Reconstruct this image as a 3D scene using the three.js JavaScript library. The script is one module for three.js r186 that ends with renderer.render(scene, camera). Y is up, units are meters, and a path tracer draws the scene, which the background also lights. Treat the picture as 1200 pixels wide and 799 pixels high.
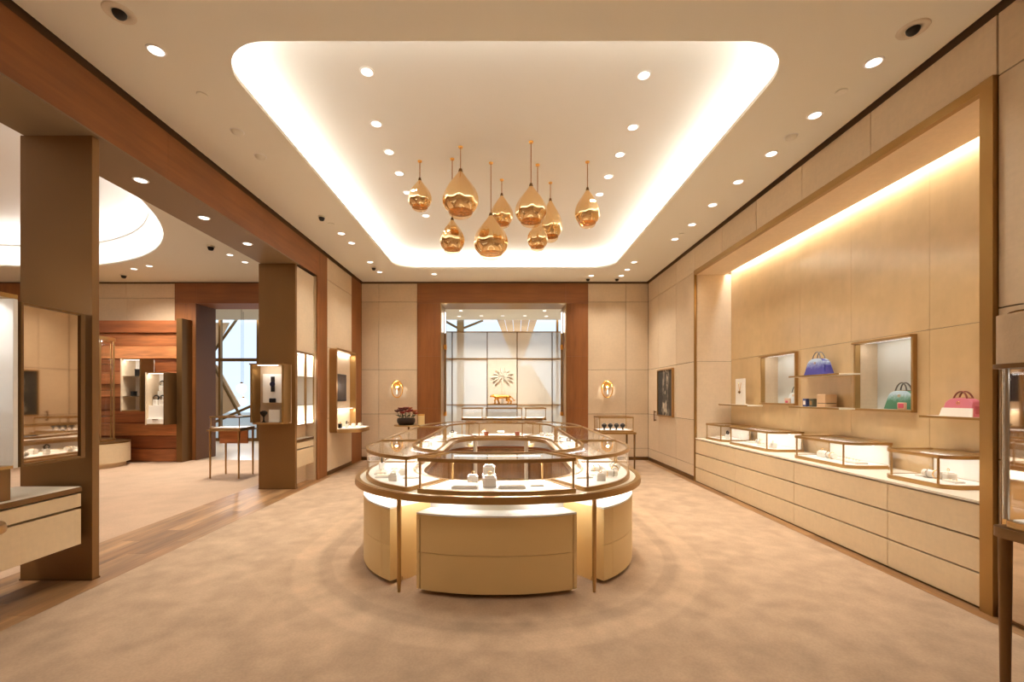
import * as THREE from 'three';
import { RoundedBoxGeometry } from 'three/addons/geometries/RoundedBoxGeometry.js';
import { mergeGeometries, toCreasedNormals, mergeVertices } from 'three/addons/utils/BufferGeometryUtils.js';
import { MarchingCubes } from 'three/addons/objects/MarchingCubes.js';
import { RectAreaLightUniformsLib } from 'three/addons/lights/RectAreaLightUniformsLib.js';

// ---------------------------------------------------------------- camera, sky, exposure
RectAreaLightUniformsLib.init();
const scene = new THREE.Scene();
const F = 520, CX = 590.5, CY = 463, EYE = 1.5;          // focal length and vanishing point in pixels of the 1200x799 frame
const camera = new THREE.PerspectiveCamera(2 * Math.atan(399.5 / F) * 180 / Math.PI, 1200 / 799, 0.05, 100);
camera.position.set(0, EYE, 0);
camera.setViewOffset(1200, 799, 600 - CX, 399.5 - CY, 1200, 799);
camera.updateProjectionMatrix();
scene.add(camera);
scene.background = new THREE.Color().setRGB(0.74, 0.86, 1.0);
const renderer = new THREE.WebGLRenderer({ antialias: true });
renderer.toneMapping = THREE.LinearToneMapping;
renderer.toneMappingExposure = 1.36;
renderer.shadowMap.enabled = true;
// strengths of the kinds of lamps (each light itself is built with its fitting)
const WARM = new THREE.Color().setRGB(1.0, 0.93, 0.82), SOFT = new THREE.Color().setRGB(1.0, 0.95, 0.86), WHITE = new THREE.Color().setRGB(1.0, 0.99, 0.96);
const POWER = { cove: 7.6, ring: 5, spot: 4.0, soffit: 2.5, niche: 34, showcase: 60, plinth: 30, vitrine: 16, hall: 14, side: 14 };

// ---------------------------------------------------------------- dimensions (depth Z runs away from the camera, world z = -Z)
const H = 4.12, XR = 3.345, XL = -3.30, ZB = 10.28, ZF = -2.6, HEAD = 3.62, XSL = -3.89, XFAR = -14.2;
const px = (x, Z) => (x - CX) / F * Z, py = (y, Z) => EYE - (y - CY) / F * Z;

// ---------------------------------------------------------------- helpers
let seed = 7;
const rnd = () => (seed = (seed * 16807) % 2147483647) / 2147483647;
const rr = (a, b) => a + (b - a) * rnd();
const used = new Map();
function numbered(n) { const k = used.get(n) || 0; used.set(n, k + 1); return k ? `${n}_${String(k).padStart(3, '0')}` : n; }
function metreUV(g) {
  const p = g.attributes.position, n = g.attributes.normal, uv = new Float32Array(p.count * 2);
  for (let i = 0; i < p.count; i++) {
    const ax = Math.abs(n.getX(i)), ay = Math.abs(n.getY(i)), az = Math.abs(n.getZ(i));
    if (ax >= ay && ax >= az) { uv[2 * i] = p.getZ(i); uv[2 * i + 1] = p.getY(i); }
    else if (ay >= az) { uv[2 * i] = p.getX(i); uv[2 * i + 1] = p.getZ(i); }
    else { uv[2 * i] = p.getX(i); uv[2 * i + 1] = p.getY(i); }
  }
  g.setAttribute('uv', new THREE.BufferAttribute(uv, 2));
  return g;
}
// box from X, Y and depth ranges; r rounds its edges
function B(x0, x1, y0, y1, Z0, Z1, r = 0) {
  const w = x1 - x0, h = y1 - y0, d = Z1 - Z0;
  const g = r > 0 ? new RoundedBoxGeometry(w, h, d, 2, Math.min(r, w / 2.05, h / 2.05, d / 2.05)) : new THREE.BoxGeometry(w, h, d);
  g.translate((x0 + x1) / 2, (y0 + y1) / 2, -(Z0 + Z1) / 2);
  return metreUV(g);
}
const V2 = a => new THREE.Vector2(a[0], a[1]);
function mkShape(poly, holes = []) {
  const s = new THREE.Shape(poly.map(V2));
  for (const h of holes) s.holes.push(new THREE.Path(h.map(V2)));
  return s;
}
// plan polygon (X, Z) raised from y0 to y1
function EX(poly, y0, y1, holes = [], smooth = true) {
  let g = new THREE.ExtrudeGeometry(mkShape(poly, holes), { depth: y1 - y0, bevelEnabled: false, curveSegments: 6 });
  g.rotateX(-Math.PI / 2); g.translate(0, y0, 0);
  if (smooth) g = toCreasedNormals(g, 0.6);
  return metreUV(g);
}
// elevation polygon (X, Y) extruded from depth Z0 to Z1
function EXY(poly, Z0, Z1, holes = [], bevel = 0) {
  let g = new THREE.ExtrudeGeometry(mkShape(poly, holes), { depth: Z1 - Z0 - 2 * bevel, bevelEnabled: bevel > 0, bevelSize: bevel, bevelThickness: bevel, bevelSegments: 2, bevelOffset: -bevel });
  g.translate(0, 0, -Z1 + bevel);
  return metreUV(toCreasedNormals(g, 0.6));
}
// elevation polygon (Z, Y) extruded from X0 to X1
function EYZ(poly, X0, X1, holes = []) {
  let g = new THREE.ExtrudeGeometry(mkShape(poly, holes), { depth: X1 - X0, bevelEnabled: false });
  g.rotateY(Math.PI / 2); g.translate(X0, 0, 0);          // (a, y, d) -> (d, y, -a)
  return metreUV(toCreasedNormals(g, 0.6));
}
function cyl(x, y0, y1, Z, r0, r1 = r0, seg = 20) { const g = new THREE.CylinderGeometry(r1, r0, y1 - y0, seg); g.translate(x, (y0 + y1) / 2, -Z); return g; }
function rod(a, b, r, seg = 8) {                          // between two [X, Y, Z] points
  const p = new THREE.Vector3(a[0], a[1], -a[2]), q = new THREE.Vector3(b[0], b[1], -b[2]), d = q.clone().sub(p);
  const g = new THREE.CylinderGeometry(r, r, d.length(), seg);
  g.applyQuaternion(new THREE.Quaternion().setFromUnitVectors(new THREE.Vector3(0, 1, 0), d.normalize()));
  g.translate((p.x + q.x) / 2, (p.y + q.y) / 2, (p.z + q.z) / 2); return g;
}
function tube(points, r, seg = 24, rad = 8, closed = false) { return new THREE.TubeGeometry(new THREE.CatmullRomCurve3(points.map(p => new THREE.Vector3(p[0], p[1], -p[2])), closed), seg, r, rad, closed); }
function offsetPoly(P, d) {                               // d > 0 moves inwards
  let area = 0; for (let i = 0; i < P.length; i++) { const a = P[i], b = P[(i + 1) % P.length]; area += a[0] * b[1] - b[0] * a[1]; }
  const s = area > 0 ? 1 : -1;
  return P.map((p, i) => {
    const a = P[(i + P.length - 1) % P.length], b = P[(i + 1) % P.length];
    let e1 = [p[0] - a[0], p[1] - a[1]], e2 = [b[0] - p[0], b[1] - p[1]];
    const l1 = Math.hypot(...e1) || 1, l2 = Math.hypot(...e2) || 1;
    const n1 = [-e1[1] / l1 * s, e1[0] / l1 * s], n2 = [-e2[1] / l2 * s, e2[0] / l2 * s];
    let nx = n1[0] + n2[0], ny = n1[1] + n2[1]; const k = d / Math.max(0.35, (1 + n1[0] * n2[0] + n1[1] * n2[1]));
    return [p[0] + nx * k, p[1] + ny * k];
  });
}
function roundCorners(P, r, minTurn = 0.5) {
  const out = [];
  for (let i = 0; i < P.length; i++) {
    const a = P[(i + P.length - 1) % P.length], p = P[i], b = P[(i + 1) % P.length];
    const e1 = [a[0] - p[0], a[1] - p[1]], e2 = [b[0] - p[0], b[1] - p[1]], l1 = Math.hypot(...e1), l2 = Math.hypot(...e2);
    const turn = Math.PI - Math.acos(Math.max(-1, Math.min(1, (e1[0] * e2[0] + e1[1] * e2[1]) / (l1 * l2))));
    if (turn < minTurn) { out.push(p); continue; }
    const q = Math.min(r, l1 * 0.45, l2 * 0.45), A = [p[0] + e1[0] / l1 * q, p[1] + e1[1] / l1 * q], C = [p[0] + e2[0] / l2 * q, p[1] + e2[1] / l2 * q];
    for (let k = 0; k <= 4; k++) { const t = k / 4; out.push([(1 - t) ** 2 * A[0] + 2 * t * (1 - t) * p[0] + t * t * C[0], (1 - t) ** 2 * A[1] + 2 * t * (1 - t) * p[1] + t * t * C[1]]); }
  }
  return out;
}
const rectP = (x0, x1, z0, z1) => [[x0, z0], [x1, z0], [x1, z1], [x0, z1]];
function rrect(x0, x1, z0, z1, r, n = 10) {
  const P = [];
  for (const [cx, cz, a0] of [[x1 - r, z0 + r, -90], [x1 - r, z1 - r, 0], [x0 + r, z1 - r, 90], [x0 + r, z0 + r, 180]])
    for (let k = 0; k <= n; k++) { const a = (a0 + 90 * k / n) * Math.PI / 180; P.push([cx + r * Math.cos(a), cz + r * Math.sin(a)]); }
  return P;
}
function circle(cx, cz, r, n = 72) { return Array.from({ length: n }, (_, k) => [cx + r * Math.cos(k / n * 2 * Math.PI), cz + r * Math.sin(k / n * 2 * Math.PI)]); }
// vertical sheet along a plan polyline
function sheet(P, y0, y1, closed = true) {
  const pos = [], idx = [], N = P.length;
  for (const p of P) pos.push(p[0], y0, -p[1], p[0], y1, -p[1]);
  for (let i = 0; i < (closed ? N : N - 1); i++) { const a = 2 * i, b = 2 * ((i + 1) % N); idx.push(a, b, a + 1, b, b + 1, a + 1); }
  let g = new THREE.BufferGeometry(); g.setAttribute('position', new THREE.Float32BufferAttribute(pos, 3)); g.setIndex(idx);
  g.computeVertexNormals(); g = toCreasedNormals(g, 0.6); return metreUV(g);
}
const clean = g => { const o = g.index ? g.toNonIndexed() : g; if (!o.attributes.uv) metreUV(o); for (const k of Object.keys(o.attributes)) if (!['position', 'normal', 'uv'].includes(k)) o.deleteAttribute(k); return o; };
const merge = a => mergeGeometries(a.map(clean));
function lathe(prof, seg = 32) { return new THREE.LatheGeometry(prof.map(V2), seg); }

// things, parts and the setting
function tag(o, label, category, group, kind) { if (label) o.userData.label = label; if (category) o.userData.category = category; if (group) o.userData.group = group; if (kind) o.userData.kind = kind; return o; }
function thing(name, label, category, base = [0, 0, 0], group) {          // base as [X, Y, Z]; parts are written in room coordinates
  const o = new THREE.Group(); o.name = numbered(name); o.position.set(base[0], base[1], -base[2]); o._base = o.position.clone(); scene.add(o);
  return tag(o, label, category, group);
}
function part(t, name, geo, mat, label) {
  const m = new THREE.Mesh(geo, mat); m.name = name; if (label) m.userData.label = label;
  if (t._base) geo.translate(-t._base.x, -t._base.y, -t._base.z), m._base = t._base;
  t.add(m); return m;
}
function single(name, geo, mat, label, category, group, base) {
  const m = new THREE.Mesh(geo, mat); m.name = numbered(name);
  if (base) { geo.translate(-base[0], -base[1], base[2]); m.position.set(base[0], base[1], -base[2]); }
  scene.add(m); return tag(m, label, category, group);
}
function struct(name, label, category = 'wall') { const o = new THREE.Group(); o.name = name; scene.add(o); return tag(o, label, category, null, 'structure'); }
function putCopy(proto, x, y, Z, turn = 0, label, group, s = 1) {
  const c = proto.clone(); c.name = numbered(proto.userData.kindName || proto.name.replace(/_\d+$/, '')); c.position.set(x, y, -Z); c.rotation.y = turn; c.scale.setScalar(s);
  c.userData = { ...proto.userData }; if (label) c.userData.label = label; if (group) c.userData.group = group; scene.add(c); return c;
}
function areaLight(x, y, Z, w, h, towards, color, power, parent = scene) {
  const l = new THREE.RectAreaLight(color, power, w, h); l.name = 'strip_light'; l.position.set(x, y, -Z); scene.add(l);
  l.lookAt(towards[0], towards[1], -towards[2]); return l;
}
// an area light whose long side runs from a to b ([X, Y, Z]) and which shines along dir (world x, y, z)
function stripLight(a, b, width, dir, color, power) {
  const A = new THREE.Vector3(a[0], a[1], -a[2]), C = new THREE.Vector3(b[0], b[1], -b[2]), x = C.clone().sub(A), len = x.length(); x.normalize();
  const z = new THREE.Vector3(...dir).normalize().negate(), y = z.clone().cross(x).normalize(); z.copy(x.clone().cross(y)).normalize();
  const l = new THREE.RectAreaLight(color, power, len, width); l.name = 'strip_light';
  l.position.copy(A.add(C).multiplyScalar(0.5)); l.setRotationFromMatrix(new THREE.Matrix4().makeBasis(x, y, z)); scene.add(l); return l;
}

// ---------------------------------------------------------------- textures
function lattice(n, s0) { let s = s0; const a = new Float32Array(n * n); for (let i = 0; i < a.length; i++) { s = (s * 16807) % 2147483647; a[i] = s / 2147483647; } return a; }
const LAT = [3, 5, 11, 17, 23, 31].map(k => lattice(64, k * 7919 + 1));
const sm = t => t * t * (3 - 2 * t);
function vn(x, y, nx, ny, L) {                            // tileable value noise with periods nx, ny (up to 64)
  const xi = Math.floor(x), yi = Math.floor(y), fx = sm(x - xi), fy = sm(y - yi), m = (a, n) => ((a % n) + n) % n;
  const A = LAT[L], x0 = m(xi, nx) % 64, x1 = m(xi + 1, nx) % 64, y0 = (m(yi, ny) % 64) * 64, y1 = (m(yi + 1, ny) % 64) * 64;
  return (A[y0 + x0] * (1 - fx) + A[y0 + x1] * fx) * (1 - fy) + (A[y1 + x0] * (1 - fx) + A[y1 + x1] * fx) * fy;
}
const fb = (u, v, f, L, o = 4, ax = 1, ay = 1) => { let s = 0, a = 0.5, t = 0; for (let k = 0; k < o; k++) { const nx = f * ax << k, ny = f * ay << k; s += a * vn(u * nx, v * ny, nx, ny, (L + k) % 6); t += a; a *= 0.55; } return s / t; };
function tex(w, h, fn, metresU = 1, metresV = metresU, color = true) {
  const d = new Uint8Array(w * h * 4);
  for (let j = 0; j < h; j++) for (let i = 0; i < w; i++) { const c = fn(i / w, j / h, i, j), k = 4 * (j * w + i); d[k] = Math.max(0, Math.min(255, c[0])); d[k + 1] = Math.max(0, Math.min(255, c[1])); d[k + 2] = Math.max(0, Math.min(255, c[2])); d[k + 3] = 255; }
  const t = new THREE.DataTexture(d, w, h); t.wrapS = t.wrapT = THREE.RepeatWrapping; t.magFilter = THREE.LinearFilter; t.minFilter = THREE.LinearMipmapLinearFilter; t.generateMipmaps = true;
  if (color) t.colorSpace = THREE.SRGBColorSpace;
  t.repeat.set(1 / metresU, 1 / metresV); t.needsUpdate = true; return t;
}
const grey = (fn, w, h, mu, mv) => tex(w, h, (u, v) => { const g = fn(u, v) * 255; return [g, g, g]; }, mu, mv, false);
const mul = (c, k) => [c[0] * k, c[1] * k, c[2] * k];
function grain(c, amt, vertical, s = 0) {                 // veneer: streaks along one direction
  return tex(512, 512, (u0, v0) => { const u = vertical ? v0 : u0, v = vertical ? u0 : v0; const w = v + 0.02 * fb(u, v, 2, s, 3);
    const k = 1 + amt * (fb(u, w, 2, s + 1, 4, 1, 8) - 0.5) * 1.2 + amt * 0.7 * (fb(u, w, 4, s + 2, 3, 1, 12) - 0.5) + amt * 0.5 * (fb(u, v, 2, s + 3, 3) - 0.5); return mul(c, k); }, 1.2, 1.2);
}
const clothT = c => tex(256, 256, (u, v) => { const k = 1 + 0.03 * (fb(u, v, 32, 1, 2, 1, 1) - 0.5) + 0.035 * (fb(u, v, 3, 4, 3) - 0.5) + 0.012 * (vn(u * 64, v * 8, 64, 8, 2) - 0.5) + 0.012 * (vn(u * 8, v * 64, 8, 64, 3) - 0.5); return mul(c, k); }, 0.9);
const std = (o) => new THREE.MeshPhysicalMaterial({ roughness: 0.6, ...o });
const M = {};
M.ceiling = std({ color: 0xefebdd, roughness: 0.95 });
M.tray = std({ color: 0xf3f1ec, roughness: 0.95 });
M.white = std({ color: 0xfaf8f4, roughness: 0.9 });
const pebble = grey((u, v) => fb(u, v, 32, 2, 2), 256, 256, 0.25);
M.panel = std({ map: clothT([226, 203, 172]), roughness: 0.75, bumpMap: pebble, bumpScale: 0.0006 });
M.panelB = std({ map: clothT([222, 198, 166]), roughness: 0.75, bumpMap: pebble, bumpScale: 0.0006 });
M.jamb = std({ color: 0x6e4622, roughness: 0.55 });
M.joint = std({ color: 0x6b5238, roughness: 0.9 });
M.woodV = std({ map: grain([148, 91, 43], 0.16, true), roughness: 0.5 });
M.woodH = std({ map: grain([146, 90, 44], 0.16, false, 1), roughness: 0.5 });
M.boards = [[178, 108, 62], [150, 86, 46], [192, 124, 74]].map((c, i) => std({ map: grain(c, 0.3, false, i), roughness: 0.5 }));
M.planks = [[164, 122, 78], [154, 112, 70], [172, 130, 86], [148, 106, 64]].map((c, i) => std({ map: grain(c, 0.3, true, i), roughness: 0.5 }));
M.fin = std({ color: 0x8a6538, roughness: 0.5, metalness: 0.35, bumpMap: grey((u, v) => fb(u, v, 2, 1, 3, 1, 32), 256, 256, 0.5), bumpScale: 0.0003 });
M.soffit = std({ color: 0x8d7556, roughness: 0.7 });
M.bronze = std({ color: 0xb8935f, roughness: 0.34, metalness: 0.8 });
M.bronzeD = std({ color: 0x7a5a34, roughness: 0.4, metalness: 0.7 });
M.brass = std({ color: 0xa8844f, roughness: 0.35, metalness: 0.8 });
M.gold = std({ color: 0xffd693, roughness: 0.06, metalness: 1 });
M.gilded = std({ color: 0xffe0ac, roughness: 0.05, metalness: 0.9, transmission: 1, thickness: 0, ior: 1.5 });
M.goldS = std({ color: 0xe8ad55, roughness: 0.3, metalness: 1 });
M.lacquer = std({ color: 0xeecf94, roughness: 0.45 });
M.cladding = std({ color: 0xd8b08a, roughness: 0.8 });
M.drawer = std({ map: clothT([228, 204, 166]), roughness: 0.5 });
M.gilt = std({ map: tex(512, 512, (u, v) => mul([212, 180, 132], 1 + 0.06 * (fb(u, v, 4, 3, 4, 4, 1) - 0.5) + 0.05 * (fb(u, v, 16, 2, 3) - 0.5)), 1.6), roughness: 0.3, clearcoat: 0.7, clearcoatRoughness: 0.14, bumpMap: grey((u, v) => fb(u, v, 8, 3, 3), 256, 256, 0.8), bumpScale: 0.0012 });
M.deck = std({ color: 0xf6f0e6, roughness: 0.7 });
M.cream = std({ color: 0xeee2cd, roughness: 0.6 });
M.leather = std({ color: 0xf2ebe0, roughness: 0.65 });
M.black = std({ color: 0x15110f, roughness: 0.4 });
M.navy = std({ color: 0x2a2a3a, roughness: 0.25 });
M.steel = std({ color: 0xc8c4bc, roughness: 0.25, metalness: 1 });
M.glass = std({ color: 0xffffff, roughness: 0, transmission: 1, thickness: 0, ior: 1.45 });
M.milk = std({ color: 0xf2eee4, roughness: 0.12, transmission: 0.3, thickness: 0, ior: 1.45 });
M.pane = std({ color: 0xf4fbff, roughness: 0, transmission: 1, thickness: 0, ior: 1.4 });
M.mirror = std({ color: 0xdccfc0, roughness: 0.03, metalness: 1 });
M.amber = std({ color: 0xfff0d6, roughness: 0.02, transmission: 1, thickness: 0, ior: 1.5 });
const glow = (c, k) => new THREE.MeshStandardMaterial({ color: 0x000000, emissive: c, emissiveIntensity: k });
M.glowLens = glow(new THREE.Color().setRGB(1, 0.93, 0.82), 2.2);
M.glowStrip = glow(WHITE, 2.5);
M.glowWarm = glow(WARM, 2);
M.leaf = std({ color: 0x3d4526, roughness: 0.7 });

// ================================================================= STRUCTURE
// ---- floor
const ISL = { X: -0.055, a: 1.36, b: 1.32, Z1: 4.5, Z2: 7.06, n: 2.25 };
{
  const fl = struct('floor', 'beige carpeted floor with timber border strips', 'floor');
  part(fl, 'subfloor', B(XFAR, 4.6, -0.2, -0.012, ZF, 15.2), M.joint);
  // carpet with brushed pile; the tracks around the island are pile brushed the other way
  const W = 768, Hh = 1536, x0 = -3.2, x1 = 3.22, z0 = ZF, z1 = ZB;
  const carpetT = tex(W, Hh, (u, v) => {
    const X = x0 + (x1 - x0) * u, Z = z0 + (z1 - z0) * v;
    const w = 0.10 * (fb(u, v, 6, 1, 3, 1, 2) - 0.5);
    let k = 1 + 0.10 * (fb(u + w, v + w, 5, 2, 4, 1, 2) - 0.5) + 0.09 * (fb(u + w, v, 28, 4, 3, 1, 2) - 0.5) + 0.14 * (fb(u, v, 48, 0, 2, 1, 2) - 0.5) + 0.06 * (rnd() - 0.5);
    const cz = Math.max(ISL.Z1, Math.min(ISL.Z2, Z)), d = Math.hypot(X - ISL.X, Z - cz) - 1.27 + 0.05 * (fb(u, v, 8, 3, 3, 1, 2) - 0.5);
    const band = (a, b, s) => sm(Math.max(0, Math.min(1, (d - a) / s))) * sm(Math.max(0, Math.min(1, (b - d) / s)));
    k += -0.05 * band(0.30, 0.44, 0.03) + 0.06 * band(0.43, 0.66, 0.05);
    return mul([188, 160, 132], k);
  }, 1, 1);
  carpetT.wrapS = carpetT.wrapT = THREE.ClampToEdgeWrapping;
  const pile = grey((u, v) => fb(u, v, 32, 1, 2), 256, 256, 0.004 * 40);
  const cm = std({ map: carpetT, roughness: 1, sheen: 0.3, sheenRoughness: 0.6, sheenColor: new THREE.Color(0xd8b898) });
  const slab = merge([B(x0, x1, -0.012, -0.0005, z0, z1)]);
  const uv = slab.attributes.uv, p = slab.attributes.position; for (let i = 0; i < p.count; i++) uv.setXY(i, (p.getX(i) - x0) / (x1 - x0), (-p.getZ(i) - z0) / (z1 - z0));
  part(fl, 'carpet', slab, cm, 'warm beige cut-pile carpet with brushed tracks around the island');
  const carpet2 = tex(512, 512, (u, v) => mul([200, 168, 140], 1 + 0.14 * (fb(u, v, 3, 2, 4) - 0.5) + 0.08 * (fb(u, v, 16, 4, 3) - 0.5) + 0.05 * (rnd() - 0.5)), 4);
  part(fl, 'carpet', B(XFAR, -4.11, -0.012, -0.0005, ZF, ZB), std({ map: carpet2, roughness: 1, bumpMap: pile, bumpScale: 0.001 }), 'pale beige carpet of the side room');
  part(fl, 'stone_floor', B(XFAR, 4.6, -0.012, -0.001, ZB, 15.2), std({ color: 0xb9a184, roughness: 0.35 }));
  // oak planks between the two carpets
  for (let r = 0; r < 5; r++) { let Z = ZF + 0.37 * (r % 3); const xa = -4.11 + r * 0.182;
    const ends = [ZF]; while (Z < ZB - 0.5) { Z += 1.55 + 0.3 * ((r * 7 + ends.length * 3) % 4) / 3; ends.push(Math.min(Z, ZB)); } if (ends[ends.length - 1] < ZB) ends.push(ZB);
    for (let i = 0; i + 1 < ends.length; i++) part(fl, 'plank', B(xa + 0.001, xa + 0.181, -0.012, 0, ends[i] + 0.001, ends[i + 1] - 0.001), M.planks[(r * 5 + i * 3) % 4]); }
  for (let i = 0; i < 7; i++) part(fl, 'plank', B(3.222, XR - 0.001, -0.012, 0, ZF + i * 1.84 + 0.001, ZF + (i + 1) * 1.84 - 0.001), M.planks[i % 4]);
}
// ---- ceiling of the main room with its recessed tray
const TRAY = { x0: -2.22, x1: 2.24, z0: 3.285, z1: 9.17, r: 0.46, up: 4.44 };
{
  const c = struct('ceiling', 'cream plaster ceiling with rounded recessed light tray', 'ceiling');
  const open = rrect(TRAY.x0, TRAY.x1, TRAY.z0, TRAY.z1, TRAY.r, 14), cav = rrect(TRAY.x0 - 0.34, TRAY.x1 + 0.34, TRAY.z0 - 0.34, TRAY.z1 + 0.34, TRAY.r + 0.34, 14), cavO = rrect(TRAY.x0 - 0.38, TRAY.x1 + 0.38, TRAY.z0 - 0.38, TRAY.z1 + 0.38, TRAY.r + 0.38, 14);
  part(c, 'plaster_border', EX(rectP(XL + 0.036, XR - 0.041, ZF, ZB - 0.03), H, H + 0.035, [open]), M.ceiling);
  part(c, 'tray_side', EX(cavO, H + 0.036, TRAY.up - 0.001, [cav]), M.ceiling);
  part(c, 'tray_ceiling', B(XSL, 4.7, TRAY.up, TRAY.up + 0.12, ZF, ZB + 0.7), M.tray);
  part(c, 'reveal_cover', merge([B(XR - 0.04, XR + 0.02, H + 0.25, H + 0.27, ZF, ZB), B(XL - 0.02, XL + 0.035, H + 0.25, H + 0.27, ZF, ZB), B(XL, XR, H + 0.25, H + 0.27, ZB - 0.03, ZB + 0.02), B(XL + 0.036, XL + 0.05, H + 0.036, H + 0.25, ZF, ZB - 0.03), B(XR - 0.055, XR - 0.041, H + 0.036, H + 0.25, ZF, ZB - 0.03), B(XL + 0.05, XR - 0.055, H + 0.036, H + 0.25, ZB - 0.045, ZB - 0.031)]), M.ceiling);
  const led = rrect(TRAY.x0 - 0.20, TRAY.x1 + 0.20, TRAY.z0 - 0.20, TRAY.z1 + 0.20, TRAY.r + 0.2, 14);
  part(c, 'light_strip', EX(offsetPoly(led, -0.025), H + 0.037, H + 0.052, [offsetPoly(led, 0.025)]), M.glowStrip, 'hidden white light strip of the tray');
  const y = H + 0.06, up = [0, 1, 0], xa = TRAY.x0 - 0.2, xb = TRAY.x1 + 0.2, za = TRAY.z0 - 0.2, zb = TRAY.z1 + 0.2, q = 0.66, m = 0.2;
  stripLight([xa, y, za + q], [xa, y, zb - q], 0.06, up, WHITE, POWER.cove * 2.2); stripLight([xb, y, za + q], [xb, y, zb - q], 0.06, up, WHITE, POWER.cove * 2.2);
  stripLight([xa + q, y, za], [xb - q, y, za], 0.06, up, WHITE, POWER.cove * 2.2); stripLight([xa + q, y, zb], [xb - q, y, zb], 0.06, up, WHITE, POWER.cove * 2.2);
  for (const [sx, X] of [[1, xa], [-1, xb]]) for (const [sz, Z] of [[1, za], [-1, zb]]) stripLight([X + sx * 0.03, y, Z + sz * 0.58], [X + sx * 0.58, y, Z + sz * 0.03], 0.06, up, WHITE, POWER.cove * 2.2);
}
// ---- panelled wall helper: joins recessed between separate panels
function panelsZ(t, x0, x1, cuts, rows, Zface, thick = 0.02, mats = [M.panel, M.panelB]) { // wall facing the camera
  for (let i = 0; i + 1 < cuts.length; i++) for (let j = 0; j + 1 < rows.length; j++)
    part(t, 'panel', B(cuts[i] + 0.004, cuts[i + 1] - 0.004, rows[j] + 0.004, rows[j + 1] - 0.004, Zface, Zface + thick, 0.003), mats[(i + j) % mats.length]);
}
function panelsX(t, cuts, rows, Xface, sign, thick = 0.02, mats = [M.panel, M.panelB]) {   // wall facing -X (sign 1) or +X (sign -1)
  const [a, b] = sign > 0 ? [Xface, Xface + thick] : [Xface - thick, Xface];
  for (let i = 0; i + 1 < cuts.length; i++) for (let j = 0; j + 1 < rows.length; j++)
    part(t, 'panel', B(a, b, rows[j] + 0.004, rows[j + 1] - 0.004, cuts[i] + 0.004, cuts[i + 1] - 0.004, 0.003), mats[(i + j) % mats.length]);
}
const ROWS = [0.07, 0.27, 1.065, 2.09, 3.66, 4.085];
const PX0 = -1.45, PX1 = 1.43, LX0 = -7.11, LX1 = -4.22;
// ---- back wall with the two portals
{
  const w = struct('wall_back', 'cream panelled back wall with a timber portal');
  part(w, 'core', merge([B(PX1 + 0.02, XR + 0.2, 0, TRAY.up, ZB + 0.02, ZB + 0.67), B(LX1 + 0.02, PX0 - 0.02, 0, TRAY.up, ZB + 0.02, ZB + 0.67), B(XFAR, LX0 - 0.02, 0, TRAY.up, ZB + 0.02, ZB + 0.67),
    B(PX0 - 0.02, PX1 + 0.02, HEAD + 0.02, TRAY.up, ZB + 0.02, ZB + 0.67), B(LX0 - 0.02, LX1 + 0.02, HEAD + 0.02, TRAY.up, ZB + 0.02, ZB + 0.67)]), M.joint);
  panelsZ(w, 0, 0, [1.95, 2.83, XR], ROWS, ZB); panelsZ(w, 0, 0, [XL, -2.90, -2.01], ROWS, ZB);
  panelsZ(w, 0, 0, [XFAR, -13, -12.1], ROWS, ZB);
  panelsZ(w, 0, 0, [-11.0, -9.9, -8.75, -7.62], [0.07, 1.2, 2.3, 3.2, 3.75, 4.085], ZB);
  part(w, 'skirting', B(1.95, XR, 0, 0.065, ZB - 0.006, ZB + 0.02), M.bronzeD); part(w, 'skirting', B(XL, -2.01, 0, 0.065, ZB - 0.006, ZB + 0.02), M.bronzeD);
  // timber surrounds in veneered leaves
  for (const [o0, o1, i0, i1, n] of [[-2.01, 1.95, PX0, PX1, 1], [-7.62, -3.72, LX0, LX1, 2]]) {
    const s = new THREE.Group(); s.name = 'trim_' + n; scene.add(s); tag(s, n === 1 ? 'reddish-brown timber surround framing the bright display window' : 'reddish-brown timber surround of the side room window', 'door frame', null, 'structure');
    for (const [a, b] of [[o0, i0], [i1, o1]]) for (const [y0, y1] of [[0, 1.2], [1.2, 2.4], [2.4, HEAD]]) part(s, 'veneer_leaf', B(a + 0.001, b - 0.001, y0 + 0.001, y1 - 0.001, ZB - 0.012, ZB + 0.02, 0.002), M.woodV);
    const m = (o0 + o1) / 2; for (const [a, b] of [[o0, i0], [i0, m], [m, i1], [i1, o1]]) part(s, 'veneer_leaf', B(a + 0.001, b - 0.001, HEAD + 0.001, 4.085, ZB - 0.012, ZB + 0.02, 0.002), M.woodH);
    // bronze lining of the reveal
    part(s, 'lining', B(i0 - 0.02, i0, 0, HEAD, ZB - 0.03, ZB + 0.67), n === 1 ? M.brass : M.jamb); part(s, 'lining', B(i1, i1 + 0.02, 0, HEAD, ZB - 0.03, ZB + 0.67), n === 1 ? M.brass : M.jamb);
    part(s, 'lining', B(i0 - 0.02, i1 + 0.02, HEAD, HEAD + 0.02, ZB - 0.03, ZB + 0.67), n === 1 ? M.brass : M.woodH);
  }
  part(w, 'head_panel', B(-12.1, -11.0, 2.0, 4.085, ZB, ZB + 0.02), M.woodV); part(w, 'head_panel', B(-12.1, -11.0, 0.07, 2.0, ZB, ZB + 0.02), M.woodV);
}
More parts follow.
